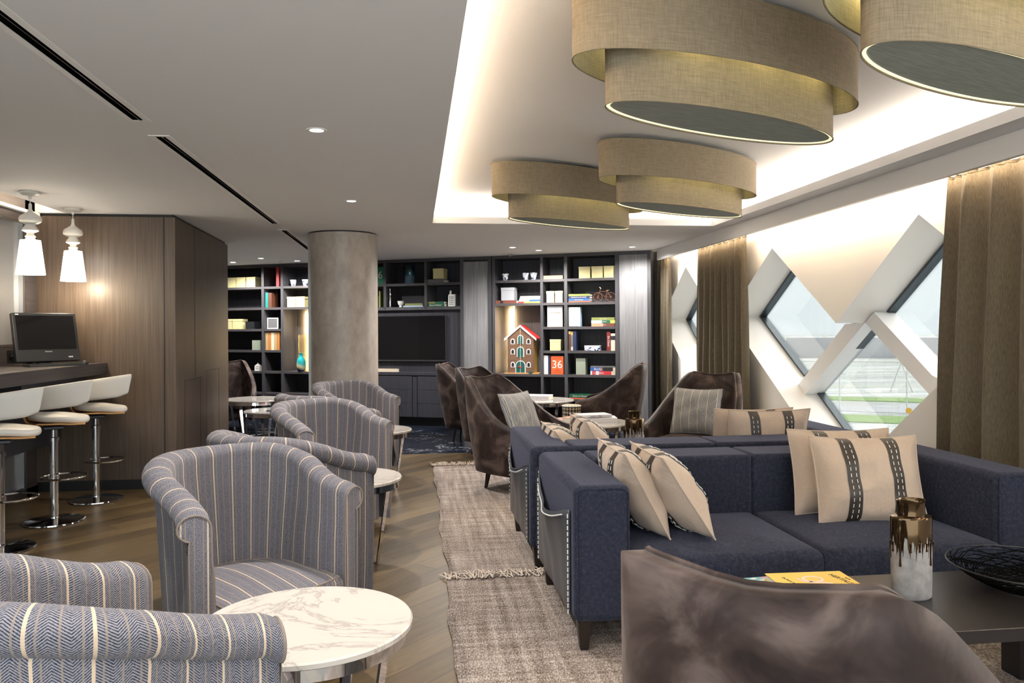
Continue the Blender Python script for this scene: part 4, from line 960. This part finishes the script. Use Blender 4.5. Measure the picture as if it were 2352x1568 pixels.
# vases
def vase(name,label,prof,mat,s,d,z,extra=None):
    t=thing(name,label,'vase'); MB().lathe(prof,n=36).build('body',mat,t,smooth=60)
    r,h=prof[-1]; MB().tube([(r*cos(2*PI*i/36),r*sin(2*PI*i/36),h) for i in range(36)],.003,6,True).build('rim',mat,t); return at(t,s,d,z)
vase('cylinder_vase','glossy blue cylinder vase above the television',[(.07,0),(.075,.005),(.075,.262),(.073,.268),(.066,.268)],'blue_glaze',3.15,.12,2.0925)
vase('bottle_vase','tall slim silver bottle above the television',[(.02,0),(.022,.01),(.02,.1),(.021,.2),(.014,.24),(.014,.275),(.016,.28)],'chrome',2.845,.08,1.7455)
vase('teal_vase','teal and sand glazed bottle vase in the lit left niche',[(.045,0),(.062,.02),(.07,.08),(.068,.16),(.05,.205),(.03,.22),(.028,.27),(.034,.28)],'teal_glaze',1.335,.045,.7755)
t=vase('glass_cylinder','large amber glass hurricane cylinder in the lit left niche',[(.10,0),(.112,.01),(.112,.56),(.116,.565)],'amber_glass',1.30,.232,.7755)
vase('brown_vase','tall dark vase lower in the left bookcase lit niche, behind the column',[(.05,0),(.07,.1),(.05,.3),(.03,.34)],'drip_glaze',1.7,.2,.7755)
# framed print
t=thing('framed_print','small white framed black-and-white print on the third shelf, left bookcase','picture'); 
b=MB(); 
for q_ in ((-.1,-.085,0,.175),(.085,.1,0,.175),(-.085,.085,0,.015),(-.085,.085,.16,.175)): b.box(q_[0],q_[1],0,.02,q_[2],q_[3])
b.build('frame','white_ceramic',t,smooth=0); box(-.085,.085,.004,.018,.015,.16).build('print','print_pattern',t,smooth=0); at(t,.815,.06,LV[2]+.0005)
# little white houses
def house(label,w,h,mat,s,d,z,rows,cols,chim=False):
    t=thing('model_house',label,'ornament'); hh=h*.72
    MB().prism([(-w/2,0),(w/2,0),(w/2,hh),(0,h) if not chim else (w/2*.9,h*.82),(-w/2,hh)] if not chim else [(-w/2,0),(w/2,0),(w/2,hh),(w/2+.004,h*.86),(-w/2+.01,h*.86),(-w/2,hh)],-.0,.06,'y').build('walls',mat,t,smooth=0)
    b=MB()
    for r_ in range(rows):
        for c_ in range(cols):
            x=-w/2+w*(c_+1)/(cols+1); zz=hh*(r_+.9)/(rows+.6); b.box(x-w*.07,x+w*.07,-.0012,.0,zz,zz+hh*.09 if rows>2 else zz+hh*.2)
    b.build('windows','book_black',t,smooth=0)
    if chim: box(-w/2+.016,-w/2+.038,.02,.04,h*.85,h*1.12).build('chimney',mat,t,smooth=0)
    else: box(-.006,.006,.02,.035,h*.9,h*1.12).build('chimney',mat,t,smooth=0)
    return at(t,s,d,z)
house('small white model house with four windows, left bookcase',.09,.11,'white_ceramic',.53,.05,LV[4]+.0005,2,2)
house('white model building with many windows and a chimney, above the television',.1,.205,'white_ceramic',3.84,.06,1.7455,5,3,True)
# toy warehouse
def warehouse():
    t=thing('toy_warehouse','tall brown toy warehouse with green shutters and red roof, in the lit right niche','ornament')
    w=.385; hh=.585; hp=.69; dp=.2
    box(-w/2-.04,w/2+.09,-.03,dp,0,.012).build('base_board','ply_edge',t,smooth=0)
    MB().prism([(-w/2,.012),(w/2,.012),(w/2,hh-.06),(0,hp-.03),(-w/2,hh-.06)],.0,.012,'y').build('facade','brown_case',t,smooth=0)
    box(w/2-.012,w/2,.012,dp,.012,hh-.06).build('side_wall','yellow_paint',t,smooth=0); box(-w/2,-w/2+.012,.012,dp,.012,hh-.06).build('side_wall','yellow_paint',t,smooth=0); box(-w/2,w/2,dp-.01,dp,.012,hh-.06).build('rear_wall','yellow_paint',t,smooth=0)
    for sg in (-1,1):
        b=MB(); b.prism([(sg*(w/2+.045),hh-.115),(sg*(w/2+.045),hh-.085),(0,hp),(0,hp-.03)],-.02,.0,'y'); b.build('white_bargeboard','white_ceramic',t,smooth=0)
        b=MB(); b.prism([(sg*(w/2+.045),hh-.097),(sg*(w/2+.045),hh-.082),(0,hp+.003),(0,hp-.012)],.0,dp+.03,'y'); b.build('red_roof','red_paint',t,smooth=0)
    def arch(cx,z0,ww,h_,n=10,k=1.):
        p=[(cx-ww/2,z0),(cx+ww/2,z0)]+[(cx+ww/2*cos(PI*i/n),z0+h_-ww/2+ww/2*sin(PI*i/n)) for i in range(n+1)]; return p
    for z0,hw,hh_ in ((.055 if False else .012,.15,.175),(.235,.105,.15),(.42,.085,.13)):
        o=MB().prism(arch(0,z0,hw,hh_),-.006,0,'y').build('hatch_frame','white_ceramic',t,smooth=0)
        for sg in (-1,1):
            pts=[(x,z) for x,z in arch(0,z0+.004,hw-.022,hh_-.012) if x*sg>=-1e-6]
            if sg>0: pts=[(.003,z0+.004)]+[p_ for p_ in pts if p_[0]>.003]+[(.003,z0+hh_-.012)]
            else: pts=[(-.003,z0+hh_-.012)]+[p_ for p_ in pts if p_[0]<-.003]+[(-.003,z0+.004)]; 
            b=MB(); b.prism(pts if sg>0 else sorted(set(pts),key=lambda p_:math.atan2(p_[1]-z0-.05,p_[0]+.03)),-.010,-.006,'y'); b.build('shutter','green_paint',o,smooth=0)
    for z0 in (.09,.275,.42):
        for cx in (-.115,.12):
            o=MB().prism(arch(cx,z0,.062,.078),-.004,0,'y').build('window_frame','white_ceramic',t,smooth=0); MB().prism(arch(cx,z0+.008,.038,.058),-.006,-.004,'y').build('pane','book_black',o,smooth=0)
    MB().tube([(0,-.012,.64),(0,-.012,.02)],.002,6).build('hoist_rope','page',t); MB().tube([(-.04,-.014,.10),(.02,-.014,.09)],.006,6).build('hook','red_paint',t)
    box(.13,.18,-.045,-.02,.012,.035).build('crate','green_paint',t,smooth=0)
    at(t,4.875,.10,LV[4]+.0005)
warehouse()
# copper bicycle
def bike():
    t=thing('toy_bicycle','small copper wire bicycle on the second shelf of the right bookcase','ornament')
    r=.062; x1,x2=-.085,.095; z=r
    for x in (x1,x2):
        w=MB(); w.tube([(x+r*cos(2*PI*i/32),0,z+r*sin(2*PI*i/32)) for i in range(32)],.0032,6,True); w.build('wheel','copper',t)
        w=MB()
        for k in range(4): a=PI*k/4; w.tube([(x-r*cos(a),0,z-r*sin(a)),(x+r*cos(a),0,z+r*sin(a))],.0013,4)
        w.tube([(x,-.006,z),(x,.006,z)],.007,8); w.build('spokes','copper',t)
    b=MB()
    for a,c in (((x1,0,z),(-.055,0,.155)),((-.055,0,.155),(-.045,0,.175)),((-.06,0,.14),(.045,0,.14)),((-.065,0,.125),(.015,0,.065)),((.015,0,.065),(.045,0,.14)),((.045,0,.14),(x2,0,z)),((.015,0,.065),(x2,0,z))): b.tube([a,c],.0028,6)
    b.build('frame','copper',t)
    MB().tube([(-.062,-.03,.20),(-.045,-.02,.178),(-.045,.02,.178),(-.062,.03,.20)],.0025,6).build('handlebar','copper',t); MB().rings([[(.03,-.006,.15),(.07,-.01,.15),(.07,.01,.15),(.03,.006,.15)],[(.03,-.005,.156),(.07,-.009,.158),(.07,.009,.158),(.03,.005,.156)]]).build('saddle','copper',t)
    MB().tube([(.015,-.012,.065),(.03,-.016,.0)],.002,6).build('kickstand','copper',t)
    at(t,6.085,.07,LV[1]+.0045)
bike()

# ------------------------------------------------------------------ curtains
def make_curtain(label,y0t,y1t,y0b,y1b,folds,seed,top=2.335):
    t=thing('curtain',label,'curtain',(3.365,(y0t+y1t)/2,0),0,'full-length olive taupe curtains'); rnd=random.Random(seed); cy_=(y0t+y1t)/2
    ph=[rnd.uniform(-.6,.6) for _ in range(folds+3)]; am=[rnd.uniform(.6,1.15) for _ in range(folds+3)]
    NJ=folds*12; NI=28; P=[]
    for i in range(NI+1):
        v=i/NI; z=.012+(top-.012)*v; row=[]
        gather=max(0,1-(top-z)/.12)
        for j in range(NJ+1):
            u=j/NJ; f=u*folds; k=int(f); a=am[k]*(1-(f-k))+am[k+1]*(f-k); p_=ph[k]*(1-(f-k))+ph[k+1]*(f-k)
            w=sin(2*PI*f+p_*(1.3-v)); w=math.copysign(abs(w)**.8,w)
            amp=.07*(1-.3*v)*a*(1-.55*gather)
            x=amp*w+.012*sin(5*f+3*z)*(1-v)+gather*.012*sin(2*PI*f*3.3)
            yt=y0t+(y1t-y0t)*u; yb=y0b+(y1b-y0b)*u; e=v**1.6
            y=yb*(1-e)+yt*e+.018*cos(2*PI*f+p_)*(1-.4*v)
            row.append((x,y-cy_,z-gather*.006*abs(sin(2*PI*f*2))))
        P.append(row)
    MB().grid(P).build('cloth','curtain_cloth',t,solid=.0025,soff=0,smooth=80)
    b=[[(p[0]+.004,p[1],p[2]+(.02 if k else 0)) for p in P[-1]] for k in (0,1)]
    MB().grid(b).build('heading_tape','curtain_cloth',t,solid=.006,soff=0,smooth=80)
    b=MB(); b.box(-.012,.012,min(y0t,y1t)-cy_-.05,max(y0t,y1t)-cy_+.05,top+.022,top+.034); b.build('rail','white_paint',t,smooth=0)
make_curtain('large olive taupe curtain at the right edge of the picture',4.60,3.1,4.74,3.05,6,11)
make_curtain('full olive taupe curtain between the far diamond window and the zigzag window',9.05,7.68,9.12,7.60,8,12)
make_curtain('narrow olive taupe curtain against the end of the bookcase wall',10.75,10.09,10.8,10.08,5,13)

# ------------------------------------------------------------------ bar stools
def make_stool(label):
    t=thing('bar_stool',label,'bar stool',(0,0,0),0,'white bar stools with chrome pedestals')
    MB().lathe([(.0,.0),(.20,.0),(.205,.006),(.203,.014),(.19,.018),(.05,.024),(.032,.03),(.03,.04)],n=56,cap0=False).build('base_disc','chrome',t,smooth=30)
    MB().lathe([(.029,.03),(.029,.60)],n=24,cap0=False,cap1=False).build('column','chrome',t)
    MB().lathe([(.036,.60),(.036,.625),(.024,.63),(.024,.69)],n=24).build('gas_lift','chrome',t)
    box(-.07,.07,-.06,.06,.685,.715).build('mechanism','black_plastic',t,smooth=0,bevel=.008,seg=2)
    b=MB(); b.tube([(.06+.155*cos(2*PI*i/44),.155*sin(2*PI*i/44),.33) for i in range(44)],.0075,8,True)
    b.build('foot_ring','chrome',t); MB().lathe([(.037,.315),(.037,.345)],n=20).build('ring_collar','chrome',t)
    # plywood shell: seat curving up into the neck
    prof=[(.20,.728),(.12,.728),(.02,.735),(-.08,.738),(-.145,.745),(-.175,.775),(-.188,.83),(-.195,.92)]
    pp=catmull([(x,0,z) for x,z in prof],4)
    def wid(i): 
        u=i/(len(pp)-1); return .195*(1-.1*(2*u-.5)**2) if u<.5 else .195-(.195-.085)*sm((u-.5)/.28)
    P=[[(p.x,-wid(i)+2*wid(i)*j/8,p.z+.012*(abs(j-4)/4)**2*(1 if i<14 else 0)) for j in range(9)] for i,p in enumerate(pp)]
    MB().grid(P).build('ply_shell','ply_edge',t,solid=.012,soff=1,smooth=70)
    out=[]
    for k in range(40):
        a=2*PI*k/40; ca,sa=cos(a),sin(a); out.append((.035+.20*math.copysign(abs(ca)**.75,ca),.195*math.copysign(abs(sa)**.75,sa)))
    m,rs=cushion_mesh(out,.752,.80,.012,.022); m.uv={}; m.v=[(x,y,z-.022*sm((x+.0)/.22)+.012*sm((-x)/.15)) for x,y,z in m.v]; m.build('seat_pad','white_leather',t,smooth=70)
    # wrap-around back band
    rows=[]; n=40
    for i in range(n+1):
        q_=i/n; a=R(142+152*q_)
        x=.10+.30*cos(a); y=.255*sin(a)
        zt=.945+.115*q_; zb=.80+.075*q_
        end=max(0,(q_-.9)/.1)
        rows.append([((x+.02*v*end)*(1+.05*v),y*(1+.05*v),zb+(zt-zb)*v+.02*end*(1-v)) for v in (0,.25,.5,.75,1)])
    MB().grid(rows).build('back_band','white_leather',t,solid=.026,soff=0,smooth=70,sub=1)
    box(-.2,-.178,-.05,.05,.80,.90).build('neck_pad','white_leather',t,smooth=40,bevel=.006)
    return t
B0=make_stool('farthest white bar stool, against the wood panel'); B0.location=(-2.655,6.92,0); B0.rotation_euler.z=R(24)
dup(B0,'middle white bar stool at the wall counter',(-2.665,6.175,0),R(23)); dup(B0,'nearest white bar stool, cut off by the left edge of the picture',(-2.675,5.43,0),R(24))

# ------------------------------------------------------------------ computer corner
t=thing('computer_monitor','black computer screen tilted back on the wall counter','monitor',(-2.985,6.84,1.1335),R(46))
b=MB(); tl=Matrix.Rotation(R(-14),4,'X'); 
box(-.245,.245,-.02,.025,.03,.44).xf(tl).build('housing','black_plastic',t,smooth=0,bevel=.006,seg=2)
o=box(-.222,.222,-.0215,-.019,.13,.415).xf(tl).build('screen','screen',t,smooth=0)
text('lenovo',.02,'book_white',t,tuple(tl@Vector((0,-.0215,.112))),(R(90-14),0,0)); box(-.22,-.195,-.0212,-.02,.421,.429).xf(tl).build('badge','book_white',t,smooth=0)
box(.15,.185,-.0215,-.02,.058,.068).xf(tl).build('sticker','book_white',t,smooth=0)
MB().box(-.12,.12,-.0,.12,0,.012).box(-.05,.05,.07,.10,.01,.2).build('stand','black_plastic',t,smooth=0)
t=thing('keyboard','black computer keyboard on the counter edge','keyboard',(-2.87,6.68,1.1335),R(44))
box(-.21,.21,-.07,.07,.0,.016).build('case','black_plastic',t,smooth=0,bevel=.003)
b=MB()
for r_ in range(5):
    for c_ in range(16): b.box(-.198+c_*.025,-.177+c_*.025,-.058+r_*.024,-.038+r_*.024,.016,.021)
b.build('keys','black_plastic',t,smooth=0)
t=thing('computer_mouse','black computer mouse by the keyboard on the counter','mouse',(-2.735,6.90,1.1335),R(20)); m,rs=cushion_mesh([(.03*cos(2*PI*k/20),.052*sin(2*PI*k/20)) for k in range(20)],0,.024,.008,.01); m.uv={}; m.build('shell','black_plastic',t,smooth=70); box(-.004,.004,.02,.035,.030,.0335).build('wheel','chrome',t)
t=thing('power_socket','black double power socket on the wall above the counter','socket',(-3.3,6.91,1.21)); box(0,.008,-.09,.09,-.047,.047).build('plate','black',t,smooth=0)
for y in (-.043,.043): MB().prism([(y+.03*cos(2*PI*k/20),.03*sin(2*PI*k/20)) for k in range(20)],.008,.011,'x').build('outlet','screen',t,smooth=0)
t=thing('power_cable','thin pale cable from the wall socket to the computer','cable',(-3.28,6.93,1.2)); MB().tube(catmull([(0,0,0),(.03,.03,-.015),(.05,.09,.01),(.08,.12,.03)],6),.003,6).build('cord','book_tan',t); MB().lathe([(.014,0),(.014,.02)],n=12).xf(Matrix.Rotation(R(90),4,'Y')).build('plug','black_plastic',t)
t=thing('power_adapter','black power brick with cables beside the screen base','power supply',(-3.2,7.1,1.1335),R(30)); box(-.03,.03,-.05,.05,0,.05).build('case','black_plastic',t,smooth=0,bevel=.004); MB().tube(catmull([(0,0,.05),(-.03,.01,.12),(.0,.05,.14),(.05,.02,.05)],6),.003,6).build('cord','black_plastic',t)

# ------------------------------------------------------------------ things on tables
def flatbook(label,w,d,h,mat,loc,rz,spine=None,txt=None,ts=.02,tm='book_black',name='book',top=None):
    t=thing(name,label,'book',loc,rz)
    b=MB(); b.box(-w/2,w/2,-d/2,d/2,0,.003); b.box(-w/2,w/2,-d/2,d/2,h-.003,h); b.box(-w/2,w/2,-d/2-.001,-d/2+.003,0,h); b.build('cover',mat,t,smooth=0)
    box(-w/2+.004,w/2-.004,-d/2+.003,d/2-.004,.003,h-.003).build('pages','page',t,smooth=0)
    if txt: text(txt,ts,tm,t,(0,-d/2-.0015,h/2),(R(90),0,0))
    if top: 
        for s_,sz,x,y,a,m_ in top: text(s_,sz,m_,t,(x,y,h+.0004),(0,0,a),'cover_lettering')
    return t
# yellow book and colourful magazine on the near coffee table
t=flatbook('yellow paperback with pink wreath on the near coffee table',.30,.23,.024,'book_yellow',(1.475,2.76,.4205),R(-2),top=[('HERTALS',.03,.105,.02,R(-78),'book_black'),('De kunst van geven',.016,-.09,.0,R(-78),'book_black'),('EDITIE',.01,.132,.02,R(-78),'book_black')])
plain('wreath_pink',(.80,.62,.55),.6)
m=MB(); m.tube([( .0+.035*cos(2*PI*i/30),.03+.03*sin(2*PI*i/30),.0245) for i in range(30)],.006,6,True); m.tube(catmull([(-.06,.04,.0245),(-.04,.01,.0245),(0,-.01,.0245),(.04,-.02,.0245),(.055,-.05,.0245)],5),.006,6); m.tube(catmull([(-.02,-.0,.0245),(-.035,-.03,.0245),(-.01,-.05,.0245)],5),.006,6); m.v=[(x,y,min(z,.0252)) for x,y,z in m.v]; m.build('wreath_print','wreath_pink',t)
flatbook('magazine with teal and pink abstract cover under the yellow book',.24,.17,.010,'abstract_cover',(1.30,2.83,.4201-.0002),R(4),name='magazine').location.z=.4202
t.location.z=.4306
flatbook('thick white coffee-table book with grey lettering, far round table',.34,.25,.062,'book_white',(1.55,9.93,.5005),R(-24),None,'HELMUT NEWTON',.04,'box_grey')
flatbook('orange-and-white hardback at the left of the table pile, beyond the far sofa',.19,.16,.05,'book_salmon',(1.50,7.35,.5142),R(40))
flatbook('white hardback with black round graphics at the bottom of the table pile',.30,.22,.045,'book_white',(1.75,7.36,.5142),R(-6),top=[('O',.2,-.02,.0,0,'book_black')])
t=flatbook('white magazine with red edge on top of the table pile',.32,.20,.022,'book_white',(1.68,7.38,.5645),R(8),None,'moooi     Magis',.018,'book_black',name='magazine')
t=flatbook('magazine with pink title on the lower round table at far left',.30,.22,.012,'book_navy',(-1.66,9.98,.4202),R(-8),name='magazine',top=[('ELLE DECO',.05,0,0,0,'book_pink')])
flatbook('red magazine lying on the navy one at far left',.28,.2,.010,'book_pink',(-1.60,10.02,.4330),R(10),name='magazine')
t=thing('wicker_stool','small waisted woven basket stool beside the far round table','stool',(1.86,9.3,0)); MB().lathe([(.0,.0),(.115,.0),(.12,.05),(.105,.28),(.112,.46),(.11,.485),(.10,.49),(.0,.485)],n=40,cap0=False,cap1=False).build('woven_body','basket_weave',t,smooth=60); MB().tube([(.112*cos(2*PI*i/40),.112*sin(2*PI*i/40),.478) for i in range(40)],.006,6,True).build('rim','page',t)

# ------------------------------------------------------------------ outside, seen through the zigzag windows
GZ=-18.
tag(box(30,2600,-300,2600,GZ-1,GZ).build('airfield_ground','airfield',loc=(0,0,0),smooth=0),'flat pale airfield stretching away below the windows','ground')
dv=Vector((sin(R(31)),cos(R(31)),0)); rv=Vector((dv.y,-dv.x,0))
def G_(a,b,z=0): p=dv*a+rv*b; return (p.x,p.y,GZ+z)
RZ=R(-31)
def obx(name,label,cat,a,b,w,d,h,mat,group=None,z=0):
    o=box(-w/2,w/2,-d/2,d/2,0,h).build(name,mat,loc=G_(a,b,z),rz=RZ,smooth=0); tag(o,label,cat,group); return o
obx('road','near grey road curving below the window','road',150,0,120,22,.1,'asphalt'); obx('road','second grey road beyond the grass strip','road',205,0,200,16,.1,'asphalt')
obx('grass_strip','bright green grass strip between the two roads','grass',182,0,160,14,.15,'grass'); obx('grass_strip','narrow far green strip beyond the second road','grass',232,0,240,12,.15,'grass')
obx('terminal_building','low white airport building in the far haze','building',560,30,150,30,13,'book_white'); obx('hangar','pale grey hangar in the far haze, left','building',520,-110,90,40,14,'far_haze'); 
obx('cargo_shed','low brick-red shed near the fence','building',168.5,-28,20,4,4,'brick_red')
def car(label,a,b,rz):
    t=thing('car',label,'car',G_(a,b,.1),RZ+rz,'cars on the roads outside')
    MB().prism([(-2.1,.35),(2.1,.35),(2.15,.8),(1.2,.95),(.6,1.45),(-1.1,1.45),(-1.7,.95),(-2.15,.85)],-.85,.85,'y').build('body','car_paint',t,smooth=0,bevel=.08,seg=2)
    for x in (-1.35,1.35):
        for y in (-.8,.8): MB().lathe([(.33,-.1),(.33,.1)],n=16).xf(Matrix.Translation((x,y,.33))@Matrix.Rotation(R(90),4,'X')).build('wheel','black',t)
car('dark car parked on the near road outside',150,12,.3); car('small dark car farther along the outside road',205,-12,0)
def pole(label,a,b,h):
    t=thing('light_mast',label,'lamp post',G_(a,b),RZ,'white light masts outside'); MB().tube([(0,0,0),(0,0,h)],.16,8).build('mast','white_paint',t); box(-1.2,1.2,-.15,.15,h-.1,h+.15).build('lamp_head','white_paint',t)
for a,b,h,l in ((165,16.5,11,'tallest white mast at the right of the lower pane'),(190,9,13,'thin white mast near the middle of the lower pane'),(172,-4,10,'white mast left of centre in the lower pane'),(163.5,-12,9,'short white mast at the left of the lower pane'),(216,24,12,'far white mast at the right edge of the lower pane')): pole(l,a,b,h)
t=thing('gantry','white pipe gantry with splayed legs outside the window','gantry',G_(262,-6),RZ); b=MB(); b.tube([(-18,0,9),(18,0,9)],.3,6); b.build('beam','white_paint',t)
for x in (-17,17):
    for sx in (-1,1): MB().tube([(x,0,9),(x+sx*3,0,0)],.25,6).build('leg','white_paint',t)
t=thing('road_sign','small round orange road sign by the near road','sign',G_(172,8.5),RZ); MB().tube([(0,0,0),(0,0,2.2)],.08,6).build('post','dark_metal',t); MB().lathe([(.6,-.05),(.6,.05)],n=24).xf(Matrix.Translation((0,0,3))@Matrix.Rotation(R(90),4,'X')).build('disc','sign_orange',t)
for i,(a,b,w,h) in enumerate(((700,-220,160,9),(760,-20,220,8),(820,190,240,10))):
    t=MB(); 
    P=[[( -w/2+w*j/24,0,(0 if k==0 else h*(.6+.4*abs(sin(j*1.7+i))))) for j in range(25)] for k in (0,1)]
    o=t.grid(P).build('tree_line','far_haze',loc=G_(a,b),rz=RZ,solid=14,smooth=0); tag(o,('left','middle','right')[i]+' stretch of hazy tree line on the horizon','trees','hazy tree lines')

# ------------------------------------------------------------------ world and camera
w=bpy.data.worlds.new('overcast'); scn.world=w; w.use_nodes=True
bg=w.node_tree.nodes['Background']; bg.inputs[0].default_value=(.86,.94,.97,1); bg.inputs[1].default_value=2.2
sl=bpy.data.lights.new('added_fill_sun','SUN'); sl.energy=10; sl.angle=R(80); sl.color=(1,.97,.94); so=bpy.data.objects.new('added_fill_sun',sl); COL.objects.link(so)  # sun lamp added to brighten the window reveals; visible sky is the world
so.rotation_euler=Vector((-.80,-.18,-.62)).to_track_quat('-Z','Y').to_euler()
cam=bpy.data.cameras.new('camera'); co=bpy.data.objects.new('camera',cam); COL.objects.link(co); scn.camera=co
cam.sensor_width=36; cam.lens=1800/2352*36; cam.shift_y=-27/2352; cam.clip_start=.05; cam.clip_end=2000
yaw=math.atan(221/1800)
co.matrix_world=Matrix.Translation((0,0,1.4))@Matrix.Rotation(-yaw,4,'Z')@Matrix.Rotation(R(90),4,'X')@Matrix.Rotation(-.0065,4,'Z')
vs=scn.view_settings; vs.view_transform='Standard'; vs.look='None'; vs.exposure=.95; vs.gamma=1; vs.use_curve_mapping=False
cy=scn.cycles; cy.max_bounces=7; cy.diffuse_bounces=4; cy.glossy_bounces=3; cy.transmission_bounces=4; cy.transparent_max_bounces=8
cy.use_adaptive_sampling=True; cy.adaptive_threshold=.02; cy.use_denoising=True; cy.sample_clamp_indirect=6; cy.caustics_reflective=False; cy.caustics_refractive=False
